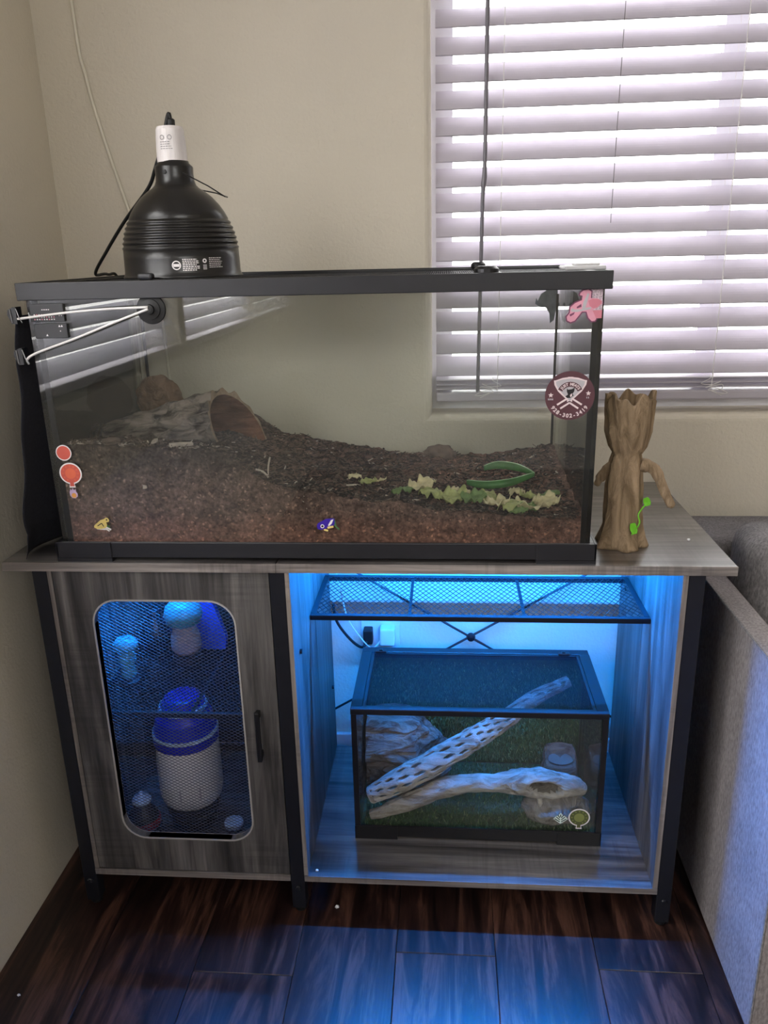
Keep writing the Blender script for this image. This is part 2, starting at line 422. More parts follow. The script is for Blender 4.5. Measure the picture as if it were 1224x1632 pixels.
# window: vinyl frame, mullion, panes
w1 = mk('window_1', B(), 'vinyl', kind='structure')
bm = B(); t = 0.045
box(bm, WX0, WX0+t, 0.085, 0.128, WZ0, WZ1); box(bm, WX1-t, WX1, 0.085, 0.128, WZ0, WZ1)
box(bm, WX0+t, WX1-t, 0.085, 0.128, WZ0, WZ0+t); box(bm, WX0+t, WX1-t, 0.085, 0.128, WZ1-t, WZ1)
mk('window_frame', bm, 'vinyl', w1)
mk('window_mullion', bx(1.33, 1.375, 0.09, 0.125, WZ0+t, WZ1-t), 'vinyl', w1)
mk('window_pane', bx(WX0+t, 1.33, 0.104, 0.108, WZ0+t, WZ1-t), 'window_glass', w1)
mk('window_pane', bx(1.375, WX1-t, 0.104, 0.108, WZ0+t, WZ1-t), 'window_glass', w1)

# ---------------------------------------------------------------- window blind
bl = thing('window_blind', 'white wide-slat venetian blind with grey wand hanging in the window', 'blind')
BX0, BX1 = WX0+0.010, WX1-0.010
def slat_bm(tilt):
    bm = B(); L = 0.051; n = 8; rows = []
    for s in (0, 1):
        row = []
        for k in range(n+1):
            u = (k/n - 0.0)*L; cv = 0.0035*math.sin(PI*k/n)
            y = u*math.cos(tilt) - cv*math.sin(tilt)*1.0; z = u*math.sin(tilt) + cv*math.cos(tilt)
            row.append((y, z))
        rows.append(row)
    th = 0.0028
    ring = [(y, z) for y, z in rows[0]] + [(y - th*math.sin(tilt)*-1, z - th*math.cos(tilt)) for y, z in rows[0]][::-1]
    va = [bm.verts.new((BX0, y, z)) for y, z in ring]; vb = [bm.verts.new((BX1, y, z)) for y, z in ring]
    m = len(ring)
    for i in range(m): bm.faces.new((va[i], va[(i+1) % m], vb[(i+1) % m], vb[i]))
    bm.faces.new(va[::-1]); bm.faces.new(vb)
    bmesh.ops.recalc_face_normals(bm, faces=bm.faces[:])
    return bm
s0 = mk('slat', slat_bm(math.radians(49)), 'slat', bl, smooth=False)
zs = [0.989 + 0.0487*k for k in range(21) if 0.989+0.0487*k < WZ1-0.07]
s0.location = (0, 0.028, zs[0])
for z in zs[1:]:
    o = s0.copy(); COL.objects.link(o); o.location = (0, 0.028, z)
f0 = mk('slat', slat_bm(math.radians(6)), 'slat', bl); f0.location = (0, 0.024, 0.960)
for z in (0.970, 0.980):
    o = f0.copy(); COL.objects.link(o); o.location = (0, 0.024, z)
mk('bottom_rail', bx(BX0, BX1, 0.022, 0.074, 0.931, 0.952, bev=0.004), 'slat', bl)
mk('head_rail', bx(BX0, BX1, 0.020, 0.075, WZ1-0.055, WZ1-0.002, bev=0.003), 'slat', bl)
for x in (0.890, 1.352, 1.80):
    bm = B()
    for dy in (0.024, 0.070): tube(bm, [(x, dy, 0.955), (x, dy, WZ1-0.05)], 0.0009, 5)
    for z in zs: bar(bm, (x, 0.0225, z+0.006), (x, 0.0225, z-0.012), 0.0035, 0.0015)
    mk('ladder_cord', bm, 'cord_white', bl)
bm = B(); tube(bm, [(1.115, 0.022, 1.30), (1.121, 0.022, WZ1-0.05)], 0.0008, 5); mk('lift_cord', bm, 'print_grey', bl)
for x, sgn in ((0.88, 1), (1.345, -1)):            # knotted cord tails over the bottom rail
    bm = B(); p = [(x, 0.020, 0.985)]
    for k in range(14): p.append((x + sgn*0.020*math.sin(k*1.7) - sgn*0.004*k*0.5, 0.018-0.002*math.cos(k*1.3), 0.972 - 0.0022*k + 0.006*math.cos(k*2.1)))
    tube(bm, spline(p, 4), 0.0008, 5); mk('cord_tail', bm, 'cord_white', bl)
M['wand'] = plain('grey_wand', (112, 108, 116), 0.35, 0, 0.05)
bm = B(); tube(bm, [(0.857, 0.012, WZ1-0.05), (0.855, 0.011, 1.42), (0.8545, 0.011, 1.395), (0.853, 0.011, 1.38), (0.8515, 0.011, 1.36), (0.846, 0.010, 0.955)], [0.0045, 0.0042, 0.0052, 0.0052, 0.004, 0.004], 8)
mk('tilt_wand', bm, M['wand'], bl)

w = N('backlit_slat_vinyl'); w.col(s2l((226, 224, 230))); w.rough(0.5)
tl = w.add('ShaderNodeBsdfTranslucent'); tl.inputs[0].default_value = (0.82, 0.82, 0.86, 1)
mx_ = w.add('ShaderNodeMixShader'); mx_.inputs[0].default_value = 0.45; w.link(w.p.outputs[0], mx_.inputs[1]); w.link(tl.outputs[0], mx_.inputs[2]); w.link(mx_.outputs[0], w.out.inputs[0])
M['slat_backlit'] = w.m
# side-wall windows with closed-down blinds: out of frame, mirrored in the terrarium glass
for q, (ya, yb) in enumerate(LW):
    w2 = mk('window_%d' % (q+2), B(), 'vinyl', kind='structure')
    bm = B(); xa = ROOM_X0-0.095; xb = ROOM_X0-0.06; t = 0.04
    box(bm, xa, xb, ya, ya+t, LZ0, LZ1); box(bm, xa, xb, yb-t, yb, LZ0, LZ1); box(bm, xa, xb, ya+t, yb-t, LZ0, LZ0+t); box(bm, xa, xb, ya+t, yb-t, LZ1-t, LZ1)
    mk('window_frame', bm, 'vinyl', w2)
    bm = slat_bm(math.radians(44)); k_ = (yb-ya-0.02)/(BX1-BX0)
    for v in bm.verts: v.co = Vector((-v.co.y, (v.co.x-BX0)*k_, v.co.z))
    bmesh.ops.recalc_face_normals(bm, faces=bm.faces[:])
    sA = mk('slat', bm, 'slat_backlit', w2); sA.location = (ROOM_X0-0.012, ya+0.01, LZ0+0.055)
    for k in range(1, 20):
        o = sA.copy(); COL.objects.link(o); o.location = (ROOM_X0-0.012, ya+0.01, LZ0+0.055+k*0.0487)
    mk('bottom_rail', bx(ROOM_X0-0.06, ROOM_X0-0.01, ya+0.01, yb-0.01, LZ0+0.02, LZ0+0.04, bev=0.003), 'slat', w2)

# ---------------------------------------------------------------- white wire on the wall
bm = B(); tube(bm, spline([(0.038, -0.004, 2.5), (0.04, -0.004, 1.75), (0.051, -0.004, 1.60), (0.075, -0.004, 1.48), (0.108, -0.004, 1.35), (0.150, -0.004, 1.20), (0.16, -0.004, 0.9)], 8), 0.0036, 6)
o = mk('hanging_cable', bm, 'cord_cream', smooth=True); tag(o, 'thin cream cable running down the wall behind the heat lamp', 'cable')

# ================================================================ THE STAND
TW, TD, TH = 1.253, 0.509, 0.751
YF = -0.506
st = thing('terrarium_stand', 'grey oak and black metal cabinet stand carrying the large tank', 'cabinet')
def board(name, x0, x1, y0, y1, z0, z1, mat, edge, bev=0.0008, parent=st, axis='h'):
    """panel with edge banding on its front edge"""
    o = mk(name, bx(x0, x1, y0+0.0012, y1, z0, z1, bev=bev, seg=1), mat, parent)
    e = mk('edge_band', bx(x0, x1, y0, y0+0.0014, z0, z1), edge, o); return o
board('tabletop', 0.0, 0.486, -TD-0.002, -0.003, TH-0.016, TH, 'wood_h', 'wood_edge')
board('tabletop', 0.4868, TW, -TD-0.002, -0.003, TH-0.016, TH, 'wood_h', 'wood_edge')
Z1 = TH-0.017
XL, XM, XR = 0.049, 0.473, 1.178
for x in (XL, XM, XR):
    for y0 in (YF, -0.065):
        bm = B(); box(bm, x, x+0.027, y0, y0+0.027, 0.012, Z1, bev=0.001, seg=1); lg = mk('leg', bm, 'black_metal', st)
        mk('foot', lathe(B(), [(0.009, 0.0), (0.011, 0.003), (0.011, 0.012)], (x+0.0135, y0+0.0135, 0), 16), 'rubber', lg)
        if y0 == YF:
            bm = B(); lathe(bm, [(0.0055, 0), (0.0055, 0.0015), (0.004, 0.0035), (0.001, 0.004)], n=16)
            bmesh.ops.rotate(bm, verts=bm.verts[:], matrix=Matrix.Rotation(PI/2, 3, 'X')); bmesh.ops.translate(bm, verts=bm.verts[:], vec=(x+0.0135, y0, 0.062))
            mk('bolt', bm, 'black_metal', lg)
def side_board(x0, x1):
    for ya, yb in ((YF+0.001, -0.277), (-0.2755, -0.068)):
        o = mk('side_panel', bx(x0, x1, ya, yb, 0.093, Z1, bev=0.0006, seg=1), 'wood_v', st)
        if ya < -0.4: mk('edge_band', bx(x0, x1, ya-0.0012, ya, 0.093, Z1), 'wood_edge_v', o)
side_board(0.0765, 0.0845); side_board(0.500, 0.508); side_board(1.1685, 1.1775)
board('bottom_shelf', 0.0765, 0.4725, YF-0.001, -0.068, 0.079, 0.092, 'wood_h', 'wood_edge')
board('bottom_shelf', 0.5005, 1.1775, YF-0.001, -0.068, 0.079, 0.092, 'wood_h', 'wood_edge')
M['wood_back'] = plain('dark_backing_board', (52, 50, 52), 0.6, 0, 0.15, 30)
mk('back_panel', bx(0.0765, 0.4995, -0.0665, -0.0625, 0.093, Z1), M['wood_back'], st)
# cross brace
for s in (-1, 1):
    bm = B(); tube(bm, [(0.836-0.345*1.05, -0.030+0.003*s, 0.376-s*0.222), (0.836, -0.030+0.003*s, 0.376), (0.836+0.345*1.05, -0.030+0.003*s, 0.376+s*0.222)], 0.0028, 6)
    mk('cross_brace', bm, 'black_metal', st)
bm = B(); lathe(bm, [(0.009, -0.006), (0.011, 0), (0.009, 0.006), (0.003, 0.008)], n=16); bmesh.ops.rotate(bm, verts=bm.verts[:], matrix=Matrix.Rotation(PI/2, 3, 'X')); bmesh.ops.translate(bm, verts=bm.verts[:], vec=(0.836, -0.032, 0.376))
mk('brace_hub', bm, 'black_metal', st)
# door with mesh window
DX0, DX1, DZ0, DZ1 = 0.0855, 0.4715, 0.0945, Z1-0.001
IX0, IX1, IZ0, IZ1 = 0.150, 0.405, 0.172, 0.677
door = mk('door', holed_plate(B(), (DX0, DX1, DZ0, DZ1), (IX0, IX1, IZ0, IZ1), 0.045, YF+0.001, YF+0.015), 'wood_v', st)
bm = B()
ip = rrect(IX0, IX1, IZ0, IZ1, 0.045, 8); op = rrect(IX0-0.003, IX1+0.003, IZ0-0.003, IZ1+0.003, 0.048, 8)
for (y0_, y1_) in ((YF-0.0006, YF+0.016),):
    a = [bm.verts.new((u, y0_, v)) for u, v in ip]; b = [bm.verts.new((u, y0_, v)) for u, v in op]; c = [bm.verts.new((u, y1_, v)) for u, v in ip]; d = [bm.verts.new((u, YF+0.002, v)) for u, v in op]
    k = len(ip)
    for i in range(k):
        j = (i+1) % k
        bm.faces.new((b[i], b[j], a[j], a[i])); bm.faces.new((a[i], a[j], c[j], c[i])); bm.faces.new((d[i], d[j], b[j], b[i]))
bmesh.ops.recalc_face_normals(bm, faces=bm.faces[:])
M['trim_grey'] = plain('grey_edge_trim', (170, 166, 162), 0.4, 0, 0.05)
mk('window_trim', bm, M['trim_grey'], door)
bm = B(); expanded(bm, IX0-0.012, IX1+0.012, IZ0-0.012, IZ1+0.012, 0.0116, 0.0034, 0.00095, lambda x, v: (x, YF+0.0175, v))
M['mesh_grey'] = plain('grey_mesh_metal', (104, 104, 114), 0.4, 0.6, 0.05)
mk('mesh_panel', bm, M['mesh_grey'], door, kind='stuff')
bm = B(); box(bm, 0.4305, 0.4395, YF-0.018, YF-0.010, 0.362, 0.466, bev=0.002); box(bm, 0.4315, 0.4385, YF-0.011, YF+0.001, 0.366, 0.378); box(bm, 0.4315, 0.4385, YF-0.011, YF+0.001, 0.450, 0.462)
mk('handle', bm, 'black_plastic', door)
# mesh shelf in the left compartment
def mesh_shelf(name, x0, x1, y0, y1, z, px, pv, w, fr, parent, bars=()):
    bm = B(); h = 0.011
    box(bm, x0, x1, y0, y0+fr, z-h, z, bev=0.001, seg=1); box(bm, x0, x1, y1-fr, y1, z-h, z, bev=0.001, seg=1)
    box(bm, x0, x0+fr, y0+fr, y1-fr, z-h, z); box(bm, x1-fr, x1, y0+fr, y1-fr, z-h, z)
    for xb in bars: box(bm, xb-0.003, xb+0.003, y0+fr, y1-fr, z-0.007, z-0.003)
    s = mk(name, bm, 'black_metal', parent)
    bm = B(); expanded(bm, x0+fr*0.7, x1-fr*0.7, y0+fr*0.7, y1-fr*0.7, px, pv, w, lambda x, v: (x, v, z-0.0015))
    mk('mesh_sheet', bm, 'black_metal', s, kind='stuff'); return s
mesh_shelf('mesh_shelf', 0.0848, 0.4995, -0.462, -0.075, 0.424, 0.0115, 0.0085, 0.0013, 0.008, st, (0.29,))
mesh_shelf('mesh_shelf', 0.5085, 1.168, -0.338, -0.128, 0.574, 0.0125, 0.0110, 0.0012, 0.011, st, (0.705, 0.93))
for x, sx in ((0.508, 1), (1.1685, -1)):
    for y in (-0.30, -0.16):
        bm = B(); tube(bm, [(x, y, 0.559), (x+sx*0.012, y, 0.559)], 0.004, 10); mk('shelf_pin', bm, 'black_metal', st)
for y, z in ((-0.452, 0.555), (-0.10, 0.275)):
    bm = B(); tube(bm, [(0.508, y, z), (0.5125, y, z)], 0.005, 10); mk('shelf_pin', bm, 'black_metal', st)
# LED strips under the top
for x0, x1, lab in ((0.525, 1.152, 'lit blue light strip under the top of the open compartment'), (0.10, 0.30, 'lit blue light strip inside the mesh-door compartment')):
    e = thing('light_strip', lab, 'light strip', 'blue light strips')
    mk('strip_base', bx(x0-0.005, x1+0.005, -0.301, -0.289, TH-0.019, TH-0.0165), 'vinyl', e)
    mk('diode_strip', bx(x0, x1, -0.298, -0.292, TH-0.0225, TH-0.019), 'led' if x0 > 0.5 else 'led_dim', e)

# ================================================================ LARGE TERRARIUM
GX0, GX1, GY0, GY1 = 0.100, 1.025, -0.5045, -0.012
TZ0, TZ1 = TH, TH+0.469
tk = thing('glass_terrarium', 'large framed glass terrarium with dark soil standing on the cabinet top', 'terrarium')
tk_parts = tk
bm = B()
zr0 = TZ1-0.027
box(bm, GX0, GX1, GY0, GY0+0.006, zr0, TZ1, bev=0.0012); box(bm, GX0, GX1, GY1-0.006, GY1, zr0, TZ1, bev=0.0012)
box(bm, GX0, GX0+0.006, GY0+0.006, GY1-0.006, zr0, TZ1); box(bm, GX1-0.006, GX1, GY0+0.006, GY1-0.006, zr0, TZ1)
zt = TZ1-0.010
box(bm, GX0+0.006, GX1-0.006, GY0+0.006, GY0+0.024, zt-0.004, zt); box(bm, GX0+0.006, GX1-0.006, GY1-0.024, GY1-0.006, zt-0.004, zt)
box(bm, GX0+0.006, GX0+0.024, GY0+0.024, GY1-0.024, zt-0.004, zt); box(bm, GX1-0.024, GX1-0.006, GY0+0.024, GY1-0.024, zt-0.004, zt)
mk('top_rim', bm, 'rim', tk)
bm = B(); zb = TZ0+0.007; zc = TZ0+0.035
box(bm, GX0+0.003, GX1-0.003, GY0+0.003, GY0+0.009, zb, zc, bev=0.001); box(bm, GX0+0.003, GX1-0.003, GY1-0.009, GY1-0.003, zb, zc)
box(bm, GX0+0.003, GX0+0.009, GY0+0.009, GY1-0.009, zb, zc); box(bm, GX1-0.009, GX1-0.003, GY0+0.009, GY1-0.009, zb, zc)
box(bm, GX0+0.009, GX1-0.009, GY0+0.009, GY1-0.009, zb+0.010, zb+0.014)
mk('base_frame', bm, 'rim', tk)
for x0 in (GX0, GX1-0.098):
    for y0, y1 in ((GY0, GY0+0.05), (GY1-0.05, GY1)):
        bm = B(); box(bm, x0, x0+0.098, y0, y1, TZ0, zb-0.0002); box(bm, x0, x0+0.098, y0 if y0 == GY0 else y1-0.0028, y0+0.0028 if y0 == GY0 else y1, zb-0.0002, zc+0.0008, bev=0.0008, seg=1)
        xs = (x0, x0+0.0028) if x0 == GX0 else (x0+0.0952, x0+0.098)
        box(bm, xs[0], xs[1], y0, y1, zb-0.0002, zc+0.0008)
        mk('corner_foot', bm, 'rim', tk)
g0, gt = 0.010, 0.006
gz0, gz1 = zb+0.0145, zr0+0.012
FGY = GY0+g0                                     # outer face of the front pane
mk('front_pane', bx(GX0+g0, GX1-g0, FGY, FGY+gt, gz0, gz1), 'glass', tk)
mk('back_pane', bx(GX0+g0, GX1-g0, GY1-g0-gt, GY1-g0, gz0, gz1), 'glass_side', tk)
mk('side_pane', bx(GX0+g0, GX0+g0+gt, FGY+gt, GY1-g0-gt, gz0, gz1), 'glass_side', tk)
mk('side_pane', bx(GX1-g0-gt, GX1-g0, FGY+gt, GY1-g0-gt, gz0, gz1), 'glass_side', tk)
IXa, IXb, IYa, IYb = GX0+g0+gt, GX1-g0-gt, FGY+gt, GY1-g0-gt
for x0, x1 in ((IXa, IXa+0.010), (IXb-0.009, IXb)):
    mk('silicone_seam', bx(x0, x1, IYa, IYa+0.003, gz0, zr0-0.03 if x0 > 0.5 else zr0), 'silicone', tk)
    mk('silicone_seam', bx(x0 if x0 < .5 else x0+0.004, x1 if x0 > .5 else x1-0.004, IYb-0.003, IYb, gz0, zr0-0.03), 'silicone', tk)

# ---- stickers on the front glass (flat prints stuck to the pane)
def on_front(cx, cz, rot=0.0, y=FGY):
    c, s = math.cos(rot), math.sin(rot)
    return lambda u, v, d: (cx + u*c - v*s, y - 0.0003 - d, cz + u*s + v*c)
M['maroon'] = plain('maroon_print', (92, 58, 66), 0.4, 0, 0.05)
M['pinkwhite'] = plain('pale_pink_print', (232, 214, 216), 0.45, 0, 0.03)
M['grey_blade'] = plain('pale_grey_print', (190, 184, 190), 0.45, 0, 0.05)
M['dark_print'] = plain('black_print', (34, 30, 34), 0.5, 0, 0.05)
f = on_front(0.9705, 1.032)
stk = mk('shop_sticker', poly_prism(B(), circle_pts(0.0385, 48), f, 0.0004), M['maroon'], tk, label='round maroon shop sticker with crossed cleavers')
def stick_part(name, parent, shapes, mat, depth=0.0007, texts=()):
    bm = B()
    for pts, fn in shapes: poly_prism(bm, pts, fn, depth)
    for s, size, fn in texts: text_into(bm, s, size, fn, depth)
    return mk(name, bm, mat, parent)
def blade(side):                                   # one cleaver: broad curved blade and handle
    p = [(-0.004, -0.010), (0.007, -0.004), (0.0185, 0.007), (0.0245, 0.017), (0.0255, 0.024), (0.022, 0.0245), (0.012, 0.028), (0.0, 0.0295), (-0.004, 0.0295)]
    return [(side*u, v) for u, v in p]
stick_part('blade_outline', stk, [(blade(1), f)], M['pinkwhite'], 0.0006)
stick_part('blade_outline', stk, [(blade(-1), f)], M['pinkwhite'], 0.0007)
inner = [(0.0, -0.0085), (0.006, -0.002), (0.016, 0.008), (0.0215, 0.017), (0.0225, 0.0225), (0.012, 0.0255), (0, 0.027), (-0.012, 0.0255), (-0.0225, 0.0225), (-0.0215, 0.017), (-0.016, 0.008), (-0.006, -0.002)]
stick_part('blade_fill', stk, [(inner, f)], M['grey_blade'], 0.0008)
def stroke(p, q, w):
    dx, dy = q[0]-p[0], q[1]-p[1]; L = math.hypot(dx, dy); nx, ny = -dy/L*w/2, dx/L*w/2
    return [(p[0]+nx, p[1]+ny), (p[0]-nx, p[1]-ny), (q[0]-nx, q[1]-ny), (q[0]+nx, q[1]+ny)]
hs = []
for s in (-1, 1):
    hs += [(stroke((s*0.003, -0.004), (s*0.0192, -0.0143), 0.0028), f), (stroke((s*0.000, -0.011), (s*0.0140, -0.0202), 0.0028), f)]
stick_part('cleaver_handles', stk, hs, M['pinkwhite'], 0.0009)
arc = [((0.0205)*math.cos(a), 0.0015+0.0205*math.sin(a)) for a in [math.radians(24+132*k/10) for k in range(11)]] + [((0.0128)*math.cos(a), 0.0015+0.0128*math.sin(a)) for a in [math.radians(156-132*k/10) for k in range(11)]]
stick_part('name_band', stk, [(arc, f)], M['maroon'], 0.0010)
def arc_text(bm, s, cx, cz, rad, a0, a1, size, depth, inward=False, y=FGY):
    n = len(s)
    for i, ch in enumerate(s):
        if ch == ' ': continue
        a = a0 + (a1-a0)*i/(n-1)
        text_into(bm, ch, size, on_front(cx+rad*math.cos(a), cz+rad*math.sin(a), (a+PI/2) if inward else (a-PI/2), y), depth)
bm = B(); arc_text(bm, 'JUST MEATS', 0.9705, 1.0335, 0.0165, math.radians(143), math.radians(37), 0.0062, 0.0014)
mk('name_lettering', bm, M['pinkwhite'], stk)
bm = B(); arc_text(bm, '928-302-3419', 0.9705, 1.032, 0.0318, math.radians(216), math.radians(324), 0.0085, 0.0016, True)
mk('phone_lettering', bm, M['pinkwhite'], stk)
def star(cx, cy, r): return [(cx + (r if k % 2 == 0 else r*0.45)*math.sin(PI*k/5), cy + (r if k % 2 == 0 else r*0.45)*math.cos(PI*k/5)) for k in range(10)]
stick_part('print_star', stk, [(star(-0.0295, 0.001, 0.0042), f)], M['pinkwhite'], 0.0008)
stick_part('print_star', stk, [(star(0.0285, 0.0035, 0.0042), f)], M['pinkwhite'], 0.0008)
stick_part('small_print', stk, [(stroke((-0.033+k*0.0022, -0.0068), (-0.033+k*0.0022, -0.0042), 0.0013), f) for k in range(4)], M['grey_blade'], 0.0008)
stick_part('small_print', stk, [(stroke((0.0265+k*0.0026, -0.0045), (0.0265+k*0.0026, -0.0018), 0.0012), f) for k in range(2)], M['grey_blade'], 0.0008)
cow = [(-0.005, 0.012), (-0.003, 0.0095), (0.003, 0.0105), (0.007, 0.013), (0.0065, 0.007), (0.004, 0.003), (0.006, 0.0005), (0.001, -0.0035), (-0.004, -0.0035), (-0.007, -0.001), (-0.003, 0.002), (-0.005, 0.007)]
stick_part('animal_print', stk, [(cow, f)], M['dark_print'], 0.0010)
stick_part('animal_print', stk, [([(0.000, 0.001), (0.003, 0.004), (0.0035, 0.000), (0.001, -0.0025)], f)], M['pinkwhite'], 0.0013)

# pink letter A sticker
M['plum'] = plain('plum_print', (122, 66, 96), 0.4, 0, 0.05); M['pink'] = plain('pink_print', (226, 158, 178), 0.4, 0, 0.08); M['rose'] = plain('rose_print', (214, 130, 146), 0.4, 0, 0.08)
f = on_front(0.986, 1.168, 0.0)
def inset(pts, d):
    n = len(pts); out = []
    ar = sum(pts[i][0]*pts[(i+1) % n][1]-pts[(i+1) % n][0]*pts[i][1] for i in range(n)); sg = 1 if ar > 0 else -1
    for i in range(n):
        p, q, r_ = Vector((*pts[i-1], 0)), Vector((*pts[i], 0)), Vector((*pts[(i+1) % n], 0))
        d1, d2 = (q-p).normalized(), (r_-q).normalized(); nn = Vector((-d1.y-d2.y, d1.x+d2.x, 0))
        if nn.length < 1e-6: nn = Vector((-d1.y, d1.x, 0))
        nn.normalize(); q = q + nn*sg*d; out.append((q.x, q.y))
    return out
def cr(L_): return [((a_-505)*0.000147, (270-b_)*0.000147) for a_, b_ in L_]
AO = cr([(445, 130), (480, 100), (540, 88), (580, 120), (575, 180), (640, 180), (690, 210), (695, 250), (640, 300), (600, 312), (628, 360), (645, 400), (625, 430), (580, 434), (540, 395), (520, 335), (488, 335), (460, 375), (420, 425), (370, 442), (325, 420), (315, 370), (345, 330), (350, 270), (400, 225), (465, 200), (468, 172), (440, 165)])
asg = mk('letter_sticker', poly_prism(B(), AO, f, 0.0004), M['plum'], tk, label='pink and plum letter A sticker')
mk('letter_face', poly_prism(B(), inset(AO, 0.0021), f, 0.0007), M['pink'], asg)
mk('letter_counter', poly_prism(B(), cr([(425, 275), (470, 245), (475, 275), (430, 290)]), f, 0.0009), M['plum'], asg)
mk('letter_counter', poly_prism(B(), cr([(355, 350), (410, 325), (400, 350), (365, 370)]), f, 0.0009), M['plum'], asg)
mk('letter_stroke', poly_prism(B(), cr([(365, 305), (385, 285), (400, 300), (480, 300), (490, 230), (530, 140), (548, 145), (515, 285), (575, 280), (570, 298), (500, 312), (430, 326), (375, 322)]), f, 0.0010), M['grey_blade'], asg)
mk('letter_cloud', poly_prism(B(), cr([(540, 215), (580, 195), (640, 200), (675, 220), (675, 245), (630, 285), (590, 290), (555, 265)]), f, 0.0009), M['rose'], asg)

# temperature sticker: white-edged disc with a tab
def temp_sticker(parent, cx, cz, y, R, c1, c2, lab):
    f = on_front(cx, cz, 0, y)
    def outline(r, tw, tl): 
        p = []; a0 = math.asin(tw/r)
        for k in range(37):
            a = -PI/2 + a0 + (2*PI-2*a0)*k/36; p.append((r*math.cos(a), r*0.96*math.sin(a)))
        p += [(-tw*1.25, -tl), (tw*1.25, -tl)]; return p
    s = mk('temperature_sticker', poly_prism(B(), outline(R, R*0.22, R*1.27), f, 0.0004), 'print_white', parent, label=lab)
    mk('sticker_disc', poly_prism(B(), outline(R*0.88, R*0.16, R*1.15), f, 0.0007), c1, s)
    mk('sticker_centre', poly_prism(B(), circle_pts(R*0.48, 28, 0, 0), f, 0.0009), c2, s)
    bm = B()
    for k in range(12):
        a = 2*PI*k/12; p = (R*0.60*math.cos(a), R*0.60*math.sin(a)); q = (R*0.75*math.cos(a), R*0.75*math.sin(a))
        if k != 9: poly_prism(bm, stroke(p, q, R*0.11), f, 0.0009)
    mk('dial_marks', bm, c2, s); return s
M['coral'] = plain('coral_print', (206, 92, 78), 0.45, 0, 0.05); M['orange'] = plain('orange_print', (220, 106, 76), 0.45, 0, 0.05)
temp_sticker(tk, 0.1415, 0.908, FGY, 0.0195, M['coral'], M['orange'], 'round orange temperature sticker with white edge')
f = on_front(0.1345, 0.944)
s = mk('round_sticker', poly_prism(B(), circle_pts(0.0135, 32), f, 0.0004), 'print_white', tk, label='small plain coral disc sticker with white edge')
mk('sticker_disc', poly_prism(B(), circle_pts(0.0118, 32), f, 0.0007), M['coral'], s)
f = on_front(0.1415, 0.873)
M['lilac'] = plain('lilac_print', (196, 170, 204), 0.45, 0, 0.08); M['amber'] = plain('amber_print', (226, 160, 84), 0.45, 0, 0.08)
flame = [(-0.0065, -0.004), (-0.0065, 0.002), (-0.0045, 0.008), (-0.003, 0.0045), (0.0, 0.0095), (0.0015, 0.005), (0.0045, 0.0075), (0.005, 0.002), (0.0072, -0.001), (0.0065, -0.006), (0.002, -0.009), (-0.003, -0.0085)]
s = mk('flame_sticker', poly_prism(B(), flame, f, 0.0004), M['lilac'], tk, label='tiny lilac and amber flame sticker')
mk('flame_core', poly_prism(B(), circle_pts(0.0042, 20, 0.0005, -0.0038), f, 0.0008), M['amber'], s)
# frog stickers
M['frog_y'] = plain('yellow_print', (222, 198, 118), 0.4, 0, 0.1); M['frog_b'] = plain('violet_print', (58, 34, 150), 0.35, 0, 0.1); M['frog_g'] = plain('green_print', (72, 110, 66), 0.5, 0, 0.1)
f = on_front(0.186, 0.816)
fb = [(-0.0165, -0.0045), (-0.016, -0.0015), (-0.010, 0.0035), (-0.004, 0.0085), (0.003, 0.0105), (0.006, 0.013), (0.0095, 0.0125), (0.012, 0.0085), (0.0105, 0.0055), (0.006, 0.0045), (0.007, -0.001), (0.0045, -0.0055), (-0.004, -0.0075), (-0.011, -0.0075)]
s = mk('frog_sticker', poly_prism(B(), fb, f, 0.0008), M['frog_y'], tk, label='yellow sitting frog sticker')
stick_part('frog_leg', s, [(stroke((0.004, -0.004), (0.013, -0.009), 0.0028), f), (stroke((0.002, -0.006), (0.010, -0.0115), 0.0022), f), (stroke((-0.012, -0.0065), (0.004, -0.008), 0.003), f)], 'print_white', 0.0006)
stick_part('frog_patch', s, [(stroke((0.006, -0.001), (0.0115, -0.0045), 0.0035), f)], M['frog_g'], 0.0005)  # green printed patch by the frog's leg
stick_part('frog_lines', s, [(stroke((-0.010, -0.002), (-0.002, 0.003), 0.0014), f), (stroke((-0.002, 0.003), (0.001, -0.003), 0.0014), f), (circle_pts(0.0013, 10, 0.0075, 0.0092), f)], M['dark_print'], 0.0011)
f = on_front(0.577, 0.815)
fb = [(-0.018, 0.0), (-0.0165, 0.0045), (-0.011, 0.0075), (-0.002, 0.0125), (0.009, 0.0135), (0.0125, 0.0125), (0.0125, 0.004), (0.010, 0.0005), (0.003, -0.001), (-0.004, -0.0055), (-0.012, -0.007), (-0.017, -0.0055)]
s = mk('frog_sticker', poly_prism(B(), fb, f, 0.0008), M['frog_b'], tk, label='violet blue frog sticker with white stripe')
stick_part('frog_stripe', s, [([(0.001, 0.001), (0.0065, 0.0105), (0.011, 0.012), (0.0075, 0.004), (0.003, 0.0)], f)] + [(circle_pts(0.0033, 16, -0.0085, -0.0005), f)], 'print_white', 0.0011)
stick_part('frog_eye', s, [(circle_pts(0.0021, 14, -0.0085, -0.0005), f)], M['dark_print'], 0.0013)
stick_part('frog_leg', s, [(stroke((0.000, -0.003), (0.010, -0.001), 0.0035), f), (stroke((-0.006, -0.0065), (0.001, -0.0085), 0.003), f)], M['frog_y'], 0.0010)
stick_part('frog_leg', s, [(stroke((0.0125, 0.010), (0.0135, 0.0), 0.003), f), (stroke((0.0135, 0.0), (0.020, -0.0065), 0.0026), f)], M['frog_g'], 0.0006)
